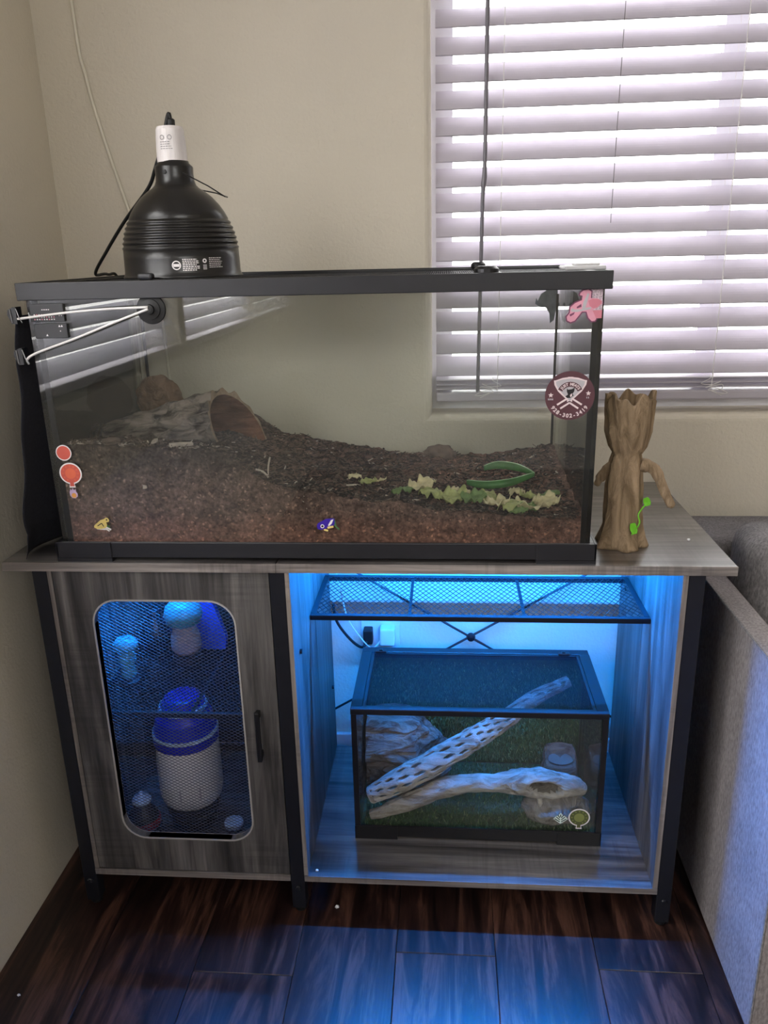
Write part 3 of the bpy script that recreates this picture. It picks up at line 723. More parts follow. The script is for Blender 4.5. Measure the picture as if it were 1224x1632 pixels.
# pink and speckled tape on the front corner, grey torn sticker on the back pane
mk('corner_tape', bx(IXb-0.0125, IXb+0.0035, IYa-0.0063-0.0005, IYa-0.0062, 1.150, 1.162), M['rose'], tk)
M['speckle'] = plain('speckled_tape', (200, 180, 190), 0.5, 0, 0.5, 400)
mk('corner_tape', bx(IXb-0.012, IXb+0.0035, IYa-0.0063-0.0005, IYa-0.0062, 1.162, zr0), M['speckle'], tk)
M['grey_sticker'] = plain('grey_sticker', (120, 130, 142), 0.5, 0, 0.2, 80)
f = lambda u, v, d: (0.985+u, IYb-0.0005-d, 1.140+v)
torn = [(-0.024, 0.004), (-0.022, 0.016), (-0.019, 0.009), (-0.012, 0.024), (0.004, 0.034), (0.022, 0.034), (0.021, 0.010), (0.027, 0.002), (0.019, -0.010), (0.016, -0.030), (0.008, -0.036), (0.006, -0.016), (-0.002, -0.004), (-0.014, -0.003)]
mk('torn_sticker', poly_prism(B(), torn, f, 0.0005), M['grey_sticker'], tk, label='torn grey sticker on the back glass')

# ---- screen lid
lid = thing('screen_lid', 'black framed screen lid lying in the rim of the large terrarium', 'lid')
la, lb, lc, ld = GX0+0.0075, GX1-0.0075, GY0+0.0075, GY1-0.0075
bm = B(); z0, z1 = zt+0.0003, zt+0.0075
box(bm, la, lb, lc, lc+0.014, z0, z1); box(bm, la, lb, ld-0.014, ld, z0, z1); box(bm, la, la+0.014, lc+0.014, ld-0.014, z0, z1); box(bm, lb-0.014, lb, lc+0.014, ld-0.014, z0, z1)
box(bm, 0.855, 0.867, lc+0.014, ld-0.014, z0, z1)
mk('lid_frame', bm, 'rim', lid)
bm = B(); n1 = 220; n2 = 115
for k in range(1, n1): x = la+0.012 + (lb-la-0.024)*k/n1; bar(bm, (x, lc+0.012, z0+0.003), (x, ld-0.012, z0+0.003), 0.0006, caps=False)
for k in range(1, n2): y = lc+0.012 + (ld-lc-0.024)*k/n2; bar(bm, (la+0.012, y, z0+0.003), (lb-0.012, y, z0+0.003), 0.0006, caps=False)
mk('lid_mesh', bm, 'black_metal', lid, kind='stuff')
for cx, cy, w in ((0.838, GY0+0.022, 0.019), (0.842, GY1-0.03, 0.015)):
    bm = B(); lathe(bm, [(w*0.9, 0), (w, 0.002), (w, 0.008), (w*0.75, 0.012), (0.001, 0.0125)], (cx, cy, z1), 24)
    mk('lid_latch', bm, 'black_plastic', lid, smooth=False)
mk('lid_clip', bx(0.299, 0.323, GY0-0.001, GY0+0.016, TZ1+0.0003, TZ1+0.0105, bev=0.004), 'rim', lid)
bm = B(); box(bm, 0.958, 1.020, -0.47, -0.40, TZ1+0.0002, TZ1+0.0065, bev=0.002); box(bm, 0.975, 1.012, -0.46, -0.42, TZ1+0.0065, TZ1+0.010, bev=0.0015)
M['cloudy'] = plain('cloudy_plastic', (206, 204, 206), 0.35, 0, 0.06)
o = mk('plastic_tag', bm, M['cloudy']); tag(o, 'flat cloudy white plastic piece lying on the terrarium rim', 'plastic piece')

# ---- soil
FR = [(IXa, .957), (.147, .955), (.25, .953), (.36, .948), (.403, .940), (.453, .900), (.525, .874), (.62, .858), (.703, .852), (.786, .838), (.869, .830), (.972, .823), (IXb, .822)]
BK = [(IXa, .925), (.25, .930), (.33, .925), (.371, .906), (.412, .874), (.524, .852), (.622, .843), (.692, .823), (.762, .826), (.872, .822), (.995, .838), (IXb, .842)]
def interp(T, x):
    if x <= T[0][0]: return T[0][1]
    for (a, b), (c, d) in zip(T, T[1:]):
        if x <= c: return b + (d-b)*(x-a)/(c-a)
    return T[-1][1]
sx0, sx1, sy0, sy1 = IXa+0.0006, IXb-0.0006, IYa+0.0006, IYb-0.0006
def soil_h(x, y, fine=True):
    t = (y-sy0)/(sy1-sy0)
    h = interp(FR, x)*(1-t) + interp(BK, x)*t
    if x < 0.42: h -= 0.020*math.sin(PI*t)*max(0, min(1, (0.42-x)/0.1))
    h += 0.014*math.exp(-((x-0.757)**2/0.0012 + (y+0.10)**2/0.002)) + 0.012*math.exp(-((x-0.97)**2/0.003 + (y+0.06)**2/0.004))
    if fine:
        e = min(1.0, (y-sy0)/0.012)
        h += (0.3+0.7*e)*(0.007*fbm((x, y, 0.3), 22, 4) + 0.004*fbm((x, y, 2.3), 75, 3))
    return h
bm = B(); NX, NY, NF = 230, 90, 20
top = [[bm.verts.new((sx0+(sx1-sx0)*i/NX, sy0+(sy1-sy0)*j/NY, soil_h(sx0+(sx1-sx0)*i/NX, sy0+(sy1-sy0)*j/NY))) for j in range(NY+1)] for i in range(NX+1)]
for i in range(NX):
    for j in range(NY): bm.faces.new((top[i][j], top[i+1][j], top[i+1][j+1], top[i][j+1]))
zbot = gz0+0.0005
def skirt(edge):
    bot = [bm.verts.new((v.co.x, v.co.y, zbot)) for v in edge]
    for a, b, c, d in zip(edge, edge[1:], bot[1:], bot): bm.faces.new((a, d, c, b))
skirt([top[i][0] for i in range(NX+1)]); skirt([top[NX-i][NY] for i in range(NX+1)]); skirt([top[0][NY-j] for j in range(NY+1)]); skirt([top[NX][j] for j in range(NY+1)])
bmesh.ops.recalc_face_normals(bm, faces=bm.faces[:])
o = mk('soil', bm, 'soil', smooth=True); tag(o, 'sloping bed of dark brown soil over reddish sand inside the large terrarium', 'soil', kind='stuff')
def flake(bm, c, L, W, n, mi):
    d = Vector((random.uniform(-1, 1), random.uniform(-1, 1), random.uniform(-.35, .35))).normalized()
    a = n.cross(d)
    if a.length < 1e-3: a = Vector((1, 0, 0))
    a.normalize(); d = (d - n*d.dot(n)*0.6).normalized(); h = n*W*0.35; w = W
    p = [c-d*L/2-a*w*.3, c-d*L*.1-a*w*.5, c+d*L/2-a*w*.2, c+d*L*.45+a*w*.3, c-d*L*.05+a*w*.5, c-d*L*.5+a*w*.25]
    lo = [bm.verts.new(v-h*0.4) for v in p]; hi = [bm.verts.new(v+h*(0.6+0.5*random.random())) for v in p]
    fs = [bm.faces.new(hi)]
    for i in range(6): fs.append(bm.faces.new((lo[i], lo[(i+1) % 6], hi[(i+1) % 6], hi[i])))
    for q in fs: q.material_index = mi
bm = B()
for k in range(9500):
    x = random.uniform(sx0+0.012, sx1-0.012); y = sy0 + 0.010 + (sy1-sy0-0.02)*random.random()**1.5
    dens = 1.0 if x > 0.42 or y > -0.47 else 0.7
    if random.random() > dens: continue
    z = soil_h(x, y)
    big = random.random()
    L = random.uniform(0.004, 0.013) if big < 0.85 else random.uniform(0.013, 0.026)
    if x < 0.4 and y < -0.38 and random.random() < 0.35: L *= 1.6
    mi = 0 if random.random() < 0.62 else (1 if random.random() < 0.95 else 2)
    if x < 0.40 and y < -0.40: mi = random.choice((0, 0, 1, 1, 1, 1, 2)) if L > 0.008 else 0
    flake(bm, Vector((x, y, z+0.001)), L, random.uniform(0.0014, 0.0042), Vector((random.uniform(-.7, .7), random.uniform(-.7, .7), 1)).normalized(), mi)
for k in range(2200):                                 # flakes pressed against the front pane
    x = random.uniform(sx0+0.012, sx1-0.012); top_z = interp(FR, x)
    lo = zbot+0.008
    u = random.random()
    band = 0.75 if 0.40 < x else 1.0
    z = top_z - 0.004 - (top_z-lo)*(u**1.8 if x > 0.4 else u)*band
    if z < lo: continue
    mi = random.choices((0, 1, 2), (0.66, 0.31, 0.03))[0]
    flake(bm, Vector((x, sy0+0.0016, z)), random.uniform(0.003, 0.011 if x > .4 else 0.006), random.uniform(0.0008, 0.0022), Vector((random.uniform(-.15, .15), -1, random.uniform(-.15, .15))).normalized(), mi)
o = mk('bark_mulch', bm, None, mats=['chip_dark', 'chip_mid', 'chip_pale']); tag(o, 'loose bark flakes and fibre strewn over the terrarium soil', 'mulch', kind='stuff')

# ---- cork log (hollow half round)
cl = thing('cork_log', 'hollow cork bark half log leaning on the soil mound', 'log')
def log_pt(t, a, rr):
    p0 = Vector((0.125, -0.262, 0.882)); p1 = Vector((0.384, -0.285, 0.928))
    ax = (p1-p0); c = p0 + ax*t; d = ax.normalized(); side = Vector((-d.y, d.x, 0)).normalized()*-1; up = side.cross(d)*-1
    if up.z < 0: up = -up
    r = rr*(0.72+0.28*t)
    slant = d*(-0.022*math.sin(a))*(t**3) + d*0.020*math.cos(a)*(t**3)*-1
    return c + side*math.cos(a)*r*0.86 + up*math.sin(a)*r*1.12 + slant
bm = B(); NA, NT = 40, 50; g = []
for i in range(NT+1):
    row = []
    for k in range(NA+1):
        a = -0.45 + (PI+0.9)*k/NA; t = i/NT
        q = log_pt(t, a, 1.0); rr = 0.080 + 0.005*fbm((t*3, a*2.5, 1.7), 2.2, 5) + 0.004*math.sin(15*a+8*noise.noise(Vector((t*4, a, 0))))
        row.append(bm.verts.new(log_pt(t, a, rr)))
    g.append(row)
for i in range(NT):
    for k in range(NA): bm.faces.new((g[i][k], g[i+1][k], g[i+1][k+1], g[i][k+1]))
bmesh.ops.recalc_face_normals(bm, faces=bm.faces[:])
mk('bark_shell', bm, 'bark', cl, smooth=True)
bm = B(); g2 = []
for i in range(0, NT+1, 2): g2.append([bm.verts.new(log_pt(i/NT, -0.45+(PI+0.9)*k/NA, 0.0715)) for k in range(NA+1)])
for i in range(len(g2)-1):
    for k in range(NA): bm.faces.new((g2[i][k], g2[i][k+1], g2[i+1][k+1], g2[i+1][k]))
mk('inner_face', bm, 'bark_in', cl, smooth=True)
for t in (0, 1):
    bm = B()
    va = [bm.verts.new(log_pt(t, -0.45+(PI+0.9)*k/NA, 0.0715)) for k in range(NA+1)]; vb = [bm.verts.new(log_pt(t, -0.45+(PI+0.9)*k/NA, 0.080 + 0.005*fbm((t*3, (-0.45+(PI+0.9)*k/NA)*2.5, 1.7), 2.2, 5) + 0.004*math.sin(15*(-0.45+(PI+0.9)*k/NA)+8*noise.noise(Vector((t*4, -0.45+(PI+0.9)*k/NA, 0)))))) for k in range(NA+1)]
    for k in range(NA): bm.faces.new((va[k], va[k+1], vb[k+1], vb[k]))
    bmesh.ops.recalc_face_normals(bm, faces=bm.faces[:])
    mk('cut_edge', bm, 'bark_cut', cl)
def boulder(name, c, s, mat, seed, rough=0.15, sub=4, sc=2.0, rotz=0.0, flat=None):
    bm = B(); bmesh.ops.create_icosphere(bm, subdivisions=sub, radius=1.0)
    for v in bm.verts:
        d = 1 + rough*fbm(v.co + Vector((seed, seed*2, 0)), sc, 4); p = v.co*d
        if flat is not None and p.z < flat: p.z = flat
        p = Vector((p.x*s[0], p.y*s[1], p.z*s[2])); p.rotate(Matrix.Rotation(rotz, 3, 'Z')); v.co = p + Vector(c)
    return mk(name, bm, mat, smooth=True)
o = boulder('stone', (0.172, -0.115, 0.972), (0.049, 0.020, 0.044), 'stone_tan', 3.1, 0.14); tag(o, 'rounded tan stone slab standing behind the cork log', 'stone')
o = boulder('stone', (0.762, -0.095, 0.838), (0.034, 0.028, 0.022), 'chip_mid', 5.3, 0.2); tag(o, 'dark round stone half sunk in soil near the back glass', 'stone')
# pale chips and bits one can single out
def stick(label, pts, r, mat='chip_pale', cat='twig', name='twig'):
    bm = B(); tube(bm, spline(pts, 4), r, 6); o = mk(name, bm, mat); tag(o, label, cat)
def sp(x, y, dz=0.003): return (x, y, soil_h(x, y)+dz)
stick('pale forked plant stalk sticking up from the soil beside the cork log', [sp(0.468, -0.44, -0.004), (0.470, -0.44, soil_h(.47, -.44)+0.020), (0.474, -0.44, soil_h(.47, -.44)+0.036)], 0.0016)
stick('short pale twig lying on soil below the forked stalk', [sp(0.452, -0.46, 0.003), sp(0.466, -0.462, 0.005), sp(0.476, -0.465, 0.003)], 0.0018)
stick('pale thin twig lying in the middle of the soil', [sp(0.60, -0.40, 0.003), sp(0.612, -0.405, 0.006), sp(0.625, -0.40, 0.004)], 0.0018)
bm = B(); flake(bm, Vector((0.262, sy0+0.002, 0.882)), 0.016, 0.008, Vector((0, -1, 0)), 0)
o = mk('bark_flake', bm, 'chip_pale'); tag(o, 'single pale flake pressed against the glass in the brown soil', 'bark flake')
for k, (x, y, L) in enumerate(((0.205, -0.462, 0.030), (0.275, -0.452, 0.034), (0.325, -0.455, 0.040))):
    bm = B(); flake(bm, Vector((x, y, soil_h(x, y)+0.006)), L, 0.011, Vector((0.1, -0.4, 1)).normalized(), 0)
    o = mk('bark_flake', bm, 'chip_mid' if k == 0 else 'chip_pale'); tag(o, ('long brown bark flake on the mound near the coral disc sticker', 'broad pale bark flake in the middle of the soil mound', 'broad pale bark flake at the foot of the cork log')[k], 'bark flake')
# ---- lettuce: each piece its own crinkled leaf
def leaf_bm(L, W, seed, ruffle=0.25, curl=0.3, frill=1.0):
    bm = B(); n, m = 22, 16; g = []
    for i in range(n+1):
        u = i/n; w = W*math.sin(PI*(0.10+0.80*u))**0.5*(1+0.18*frill*math.sin(17*u+seed)); row = []
        for k in range(m+1):
            v = k/m*2-1; e = abs(v)**1.6
            z = ruffle*W*e*(0.6*math.sin(12*u+4*v+seed)+0.35*math.sin(23*u-5*v+seed*2)) + 0.5*ruffle*W*noise.noise(Vector((u*6+seed, v*4, 0))) + curl*L*(u-0.5)**2 + curl*0.5*W*v*v
            row.append(bm.verts.new((L*(u-0.5) + 0.05*frill*L*noise.noise(Vector((v*4, seed, u*3))), w*v*0.5 + 0.12*ruffle*W*math.sin(11*u+seed), z)))
        g.append(row)
    for i in range(n):
        for k in range(m): bm.faces.new((g[i][k], g[i+1][k], g[i+1][k+1], g[i][k+1]))
    return bm
LT = [(0.700, -0.42, .045, .028, 'lettuce_dark', 'small green lettuce scrap at the left end of the lettuce'),
 (0.735, -0.40, .058, .044, 'lettuce_pale', 'pale frilly lettuce leaf at the left of the lettuce heap'),
 (0.752, -0.43, .052, .040, 'lettuce', 'yellow green lettuce leaf in front of the palest frilly leaf'),
 (0.790, -0.44, .060, .046, 'lettuce', 'broad light green lettuce leaf left of the heap centre'),
 (0.803, -0.40, .050, .036, 'lettuce_pale', 'pale upright lettuce curl behind the heap centre'),
 (0.825, -0.455, .055, .038, 'lettuce_dark', 'darker green lettuce leaf against the glass at heap centre'),
 (0.850, -0.40, .055, .040, 'lettuce', 'light green lettuce leaf just below the long aloe leaf'),
 (0.862, -0.465, .056, .040, 'lettuce_pale', 'pale lettuce leaf lowest in front of the heap centre'),
 (0.895, -0.455, .070, .048, 'lettuce', 'large yellow green lettuce leaf at the right of the heap'),
 (0.925, -0.46, .072, .044, 'lettuce_pale', 'long pale lettuce leaf spread at the lower right'),
 (0.905, -0.466, .066, .030, 'lettuce_dark', 'green lettuce strip lying lowest at the right of the heap'),
 (0.948, -0.45, .050, .040, 'lettuce_pale', 'pale lettuce leaf end farthest right by the glass corner'),
 (0.905, -0.36, .036, .026, 'lettuce_pale', 'small pale lettuce scrap at the tip of the aloe leaf'),
 (0.925, -0.42, .050, .036, 'lettuce', 'light green lettuce piece behind the long pale leaf'),
 (0.960, -0.39, .040, .024, 'lettuce_dark', 'small green lettuce scrap on soil near the right glass'),
 (0.640, -0.40, .044, .020, 'lettuce', 'narrow green lettuce scrap lying alone in the soil'),
 (0.612, -0.37, .030, .016, 'lettuce_pale', 'tiny cream lettuce scrap highest in the middle soil'),
 (0.660, -0.405, .030, .014, 'lettuce_pale', 'thin pale lettuce rib beside the lone green scrap')]
for k, (x, y, L, W, m, lab) in enumerate(LT):
    random.seed(100+k)
    o = mk('lettuce_leaf', leaf_bm(L, W, k*1.7, 0.24, 0.30 if k % 2 else -0.35, 0.25), m, smooth=True); solidify(o, 0.0009)
    o.location = (x, y, soil_h(x, y, False)+0.012+0.003*(k % 3)); o.rotation_euler = (random.uniform(-0.15, 0.35), random.uniform(-.25, .25), random.uniform(-0.7, 0.7)); o.scale = (0.82, 0.82, 0.82)
    tag(o, lab, 'lettuce', 'lettuce pieces in the large terrarium')
al = thing('aloe_leaf', 'long split dark green aloe leaf lying open on the soil', 'leaf')
bm = B(); bm2 = B()
for arm, off in (([(0.815, -0.345, 0.848), (0.850, -0.36, 0.847), (0.895, -0.355, 0.851), (0.938, -0.335, 0.860)], 0), ([(0.848, -0.300, 0.863), (0.875, -0.29, 0.866), (0.910, -0.305, 0.865), (0.938, -0.335, 0.860)], 1)):
    S = spline(arm, 8); n = len(S)
    lo, hi = [], []
    for i, p in enumerate(S):
        h = 0.0065*math.sin(PI*(0.1+0.85*i/(n-1)))**0.6
        p = Vector((p.x, p.y, max(p.z, soil_h(p.x, p.y)+0.006)))
        lo.append(p-Vector((0, 0.002, h))); hi.append(p+Vector((0, 0.002, h)))
    for i in range(n-1):
        bm.faces.new([bm.verts.new(v) for v in (lo[i], lo[i+1], hi[i+1], hi[i])])
    tube(bm2, hi, 0.0014, 6)
bmesh.ops.remove_doubles(bm, verts=bm.verts[:], dist=1e-5)
o = mk('leaf_blade', bm, 'aloe', al, smooth=True); solidify(o, 0.004, 0)
mk('leaf_edge', bm2, 'aloe_edge', al)

# ---- suction cup with white wires, clips, cloth, reflected device
sc_ = thing('suction_cup', 'black suction cup on the front glass holding two white wires', 'suction cup')
bm = B(); lathe(bm, [(0.0235, 0.0), (0.0228, 0.003), (0.016, 0.0045), (0.0155, 0.0065), (0.008, 0.008), (0.0075, 0.013), (0.004, 0.014)], n=40)
bmesh.ops.rotate(bm, verts=bm.verts[:], matrix=Matrix.Rotation(PI/2, 3, 'X')); bmesh.ops.translate(bm, verts=bm.verts[:], vec=(0.313, FGY-0.0003, 1.176))
mk('cup', bm, 'rubber', sc_)
for pts in ([(0.313, FGY-0.015, 1.180), (0.24, FGY-0.016, 1.178), (0.17, FGY-0.016, 1.173), (0.103, FGY-0.016, 1.166), (0.092, FGY-0.006, 1.166)],
            [(0.313, FGY-0.015, 1.177), (0.26, FGY-0.016, 1.159), (0.19, FGY-0.016, 1.134), (0.125, FGY-0.016, 1.113), (0.106, FGY-0.016, 1.103), (0.100, FGY-0.004, 1.094)]):
    bm = B(); tube(bm, spline(pts, 8), 0.0019, 8); mk('wire', bm, 'cord_white', sc_, smooth=True)
cu = B(); NU, NV = 40, 50; g = []
for i in range(NU+1):
    row = []
    for k in range(NV+1):
        u = i/NU; v = k/NV; y = -0.495 + 0.45*u; z = TH+0.003 + 0.415*v
        x = 0.094 - 0.004 - 0.030*(1-v)**1.2*(0.6+0.4*math.sin(7*u+1)) - 0.012*(1-v)*math.sin(14*u+3*v) - 0.006*math.sin(9*v+5*u)**2
        if v < 0.12: x -= 0.02*(0.12-v)/0.12
        y += 0.012*math.sin(11*v+2)*(1-u)*(1-v)
        row.append(cu.verts.new((max(x, -0.02), y-0.018*(1-u)*(1-v), z)))
    g.append(row)
for i in range(NU):
    for k in range(NV): cu.faces.new((g[i][k], g[i+1][k], g[i+1][k+1], g[i][k+1]))
o = mk('black_cloth', cu, 'cloth', smooth=True); solidify(o, 0.0012); tag(o, 'black cloth hanging over the end glass by the side wall', 'cloth')
for (z, lab) in ((1.172, 'black binder clip just below the terrarium rim corner'), (1.108, 'black binder clip lower on the terrarium corner edge')):
    c = thing('binder_clip', lab, 'clip', 'binder clips holding the cloth')
    bm = B(); f = lambda u, v, d: (0.0965 - u, -0.512 + d, z + v)
    poly_prism(bm, [(-0.003, 0.012), (0.0015, 0.012), (0.010, 0.008), (0.012, 0.0), (0.006, -0.014), (-0.003, -0.014)], f, 0.018); mk('clip_body', bm, 'black_plastic', c)
    bm = B(); tube(bm, [(0.1005, -0.5135, z+0.010), (0.104, -0.5135, z-0.004), (0.108, -0.5135, z-0.012)], 0.0007, 5); tube(bm, [(0.0905, -0.5135, z+0.009), (0.092, -0.5135, z-0.012)], 0.0007, 5); mk('clip_wire', bm, 'steel', c)
ct = thing('device_reflection', 'reflected device built as flat black panels with dots near the rim corner', 'reflection')  # reflection of a device in the pane, built as solid panels
mk('reflection_panel', bx(0.1155, 0.1715, FGY-0.0045, FGY-0.0003, 1.1595, 1.1875, bev=0.001), 'black_plastic', ct)
mk('reflection_panel', bx(0.1185, 0.1735, FGY-0.0045, FGY-0.0003, 1.1335, 1.1565, bev=0.001), 'black_plastic', ct)
f = on_front(0.1435, 1.165, 0, FGY-0.0045)
bm = B(); bmr = B()
for r_ in range(3):
    for k in range(9): poly_prism(bm if (k+r_) % 3 else bmr, circle_pts(0.0011, 8, -0.021+k*0.0040, -0.0015+r_*0.0036), f, 0.0003)
for u in (0.020, 0.0235): poly_prism(bm, circle_pts(0.0009, 8, u, 0.004), f, 0.0003)
for k in range(4): poly_prism(bm, stroke((-0.008+k*0.0035, 0.0135), (-0.0058+k*0.0035, 0.0135), 0.0014), f, 0.0003)
for u, v in ((-0.006, -0.0275), (0.016, -0.0135), (0.020, -0.0135)): poly_prism(bm, [(u, v), (u+0.0034, v), (u+0.0017, v+0.0032)], f, 0.0003)
poly_prism(bm, circle_pts(0.0009, 8, 0.0185, -0.020), f, 0.0003)
mk('indicator_dots', bm, 'print_white', ct, kind='stuff'); mk('indicator_dots', bmr, M['rose'], ct, kind='stuff')

# ================================================================ HEAT LAMP
lp = thing('heat_lamp', 'black ribbed dome heat lamp with white socket on the terrarium lid', 'lamp')
LX, LY, LZ = 0.336, -0.385, TZ1+0.0008
LS = 0.98
prof = [(0.099, 0.0), (0.1005, 0.002), (0.0985, 0.004), (0.0968, 0.010), (0.0962, 0.030), (0.0958, 0.046)]
zz = [0.046, 0.054, 0.062, 0.070, 0.078, 0.086, 0.094]
rr = [0.0958, 0.0950, 0.0935, 0.0915, 0.0890, 0.0858, 0.0820]
for i in range(len(zz)-1):
    for q in range(6):
        t = q/6; R_ = rr[i]+(rr[i+1]-rr[i])*t; prof.append((R_+0.0013*math.sin(2*PI*t), zz[i]+(zz[i+1]-zz[i])*t))
prof += [(0.0820, 0.094), (0.0770, 0.104), (0.0690, 0.116), (0.0590, 0.127), (0.0480, 0.136), (0.0385, 0.142), (0.0340, 0.1465), (0.0315, 0.153), (0.0308, 0.164), (0.0312, 0.1735), (0.0305, 0.1755), (0.0255, 0.1800), (0.0245, 0.1835)]
bm = lathe(B(), [(r_*LS, z_*LS) for r_, z_ in prof], (LX, LY, LZ), 72, False, True)
mk('dome_shade', bm, 'lamp_black', lp, smooth=True)
so = mk('socket', lathe(B(), [(0.0242, 0.180), (0.0238, 0.200), (0.0222, 0.228), (0.0205, 0.2325), (0.012, 0.234)], (LX-0.001, LY, LZ-0.002), 40), 'socket', lp, smooth=False)
bm = lathe(B(), [(0.0065, 0.231), (0.0065, 0.241), (0.004, 0.243)], (LX+0.002, LY, LZ), 16); mk('strain_relief', bm, 'rubber', lp)
bm = B(); tube(bm, spline([(LX+0.002, LY, LZ+0.238), (LX-0.002, LY+0.003, LZ+0.2495), (0.320, LY+0.002, 1.428), (0.300, -0.372, 1.391), (0.277, -0.35, 1.364), (0.213, -0.30, 1.318), (0.147, -0.24, 1.267), (0.094, -0.18, 1.226), (0.085, -0.10, 1.223), (0.08, -0.03, 1.20), (0.08, -0.008, 1.0)], 8), 0.0030, 8)
mk('power_cord', bm, 'rubber', lp, smooth=True)
bm = B(); hx, hz = LX+0.018, LZ+0.158
tube(bm, [(LX+0.022, LY-0.026, LZ+0.160), (LX+0.062, LY-0.026, LZ+0.139), (LX+0.083, LY-0.010, LZ+0.124), (LX+0.083, LY+0.006, LZ+0.124), (LX+0.060, LY+0.026, LZ+0.132), (LX+0.022, LY+0.026, LZ+0.140)], 0.0011, 6)
mk('wire_hook', bm, 'lamp_black', lp)
def wrap(cx, cy, R, th0, z0):                         # print wrapped on a round surface
    return lambda u, v, d: (cx + (R(z0+v)+d+0.0004)*math.sin(th0+u/R(z0+v)), cy - (R(z0+v)+d+0.0004)*math.cos(th0+u/R(z0+v)), z0+v)
def dome_r(z):
    z = (z-LZ)/LS
    for (a, b), (c, d) in zip(prof, prof[1:]):
        if b <= z <= d and d > b: return (a + (c-a)*(z-b)/(d-b))*LS
    return 0.096*LS
bm = B(); lathe(bm, [(0.0035, -0.0005), (0.003, 0.0012), (0.001, 0.0014)], n=14); bmesh.ops.rotate(bm, verts=bm.verts[:], matrix=Matrix.Rotation(PI/2, 3, 'X')); bmesh.ops.translate(bm, verts=bm.verts[:], vec=(LX-0.006, LY-0.0300, LZ+0.162))
mk('rivet', bm, 'rubber', lp)
f = wrap(LX, LY, dome_r, 0.20, LZ+0.020)
bm = B(); ring_flat(bm, 0.0070, 0.0054, f, 0.0003, 28)
for k in range(3): bm.faces.new([bm.verts.new(f(u, v, 0.0003)) for u, v in ((-0.0048, -0.0022), (0.0048, -0.0022), (0.0048, 0.0022), (-0.0048, 0.0022))]) if k == 0 else None
def dash_rows(bm, f, u0, rows, width, v0, dv, h, seed):
    rnd = random.Random(seed)
    for r_ in range(rows):
        u = u0; end = u0 + width*rnd.uniform(0.78, 1.0)
        while u < end:
            w = rnd.uniform(0.0018, 0.0045); w = min(w, end-u)
            n = 2
            bm.faces.new([bm.verts.new(f(a, b, 0.0003)) for a, b in ((u, v0-r_*dv), (u+w, v0-r_*dv), (u+w, v0-r_*dv+h), (u, v0-r_*dv+h))]); u += w+0.0009
dash_rows(bm, f, 0.0095, 7, 0.027, 0.0078, 0.0027, 0.0015, 4); dash_rows(bm, f, 0.052, 6, 0.026, 0.0095, 0.0028, 0.0011, 9)
ring_flat(bm, 0.0034, 0.0015, lambda u, v, d: f(u+0.0445, v+0.006, d), 0.0003, 20)
for r_ in range(4): bm.faces.new([bm.verts.new(f(a, b, 0.0003)) for a, b in ((0.0415, -0.001-r_*0.002), (0.0475, -0.001-r_*0.002), (0.0475, -0.0002-r_*0.002), (0.0415, -0.0002-r_*0.002))])
mk('printed_label', bm, 'print_white', lp)
f = wrap(LX-0.001, LY, lambda z: 0.0236, -0.10, LZ+0.205)
bm = B(); ring_flat(bm, 0.0036, 0.0027, lambda u, v, d: f(u-0.004, v+0.008, d), 0.0003, 20); ring_flat(bm, 0.0036, 0.0028, lambda u, v, d: f(u+0.008, v+0.008, d), 0.0003, 20)
dash_rows(bm, f, -0.008, 4, 0.020, 0.001, 0.0033, 0.0009, 3)
mk('printed_label', bm, 'print_grey', so)

# ================================================================ SMALL TERRARIUM
SX0, SX1, SY0, SY1, SZ0, SZ1 = 0.589, 1.091, -0.396, -0.135, 0.0924, 0.400
tk2 = thing('small_terrarium', 'small glass terrarium with turf and driftwood inside the open compartment', 'terrarium')
bm = B(); a = 0.030
box(bm, SX0+0.002, SX1-0.002, SY0+0.002, SY0+0.006, SZ0+0.006, SZ0+a); box(bm, SX0+0.002, SX1-0.002, SY1-0.006, SY1-0.002, SZ0+0.006, SZ0+a)
box(bm, SX0+0.002, SX0+0.006, SY0+0.006, SY1-0.006, SZ0+0.006, SZ0+a); box(bm, SX1-0.006, SX1-0.002, SY0+0.006, SY1-0.006, SZ0+0.006, SZ0+a)
box(bm, SX0+0.006, SX1-0.006, SY0+0.006, SY1-0.006, SZ0+0.012, SZ0+0.016)
mk('base_frame', bm, 'black_plastic', tk2)
for x0 in (SX0, SX1-0.088):
    for y0, y1 in ((SY0, SY0+0.04), (SY1-0.04, SY1)):
        bm = B(); box(bm, x0, x0+0.088, y0, y1, SZ0, SZ0+0.0058)
        yy = (y0, y0+0.0019) if y0 == SY0 else (y1-0.0019, y1); xx = (x0, x0+0.0019) if x0 == SX0 else (x0+0.0861, x0+0.088)
        box(bm, x0, x0+0.088, yy[0], yy[1], SZ0+0.0058, SZ0+a+0.001); box(bm, xx[0], xx[1], y0, y1, SZ0+0.0058, SZ0+a+0.001)
        mk('corner_foot', bm, 'black_plastic', tk2)
bm = B(); z0, z1 = SZ1-0.013, SZ1
rimw = 0.022
box(bm, SX0, SX1, SY0, SY0+0.012, z0, z1, bev=0.001, seg=1); box(bm, SX0, SX1, SY1-rimw, SY1, z0, z1, bev=0.001, seg=1)
box(bm, SX0, SX0+rimw, SY0+0.012, SY1-rimw, z0, z1); box(bm, SX1-rimw, SX1, SY0+0.012, SY1-rimw, z0, z1)
mk('top_frame', bm, 'black_metal', tk2)
bm = B(); xa, xb, ya, yb = SX0+rimw+0.0005, SX1-rimw-0.0005, SY0+0.0125, SY1-rimw-0.0005
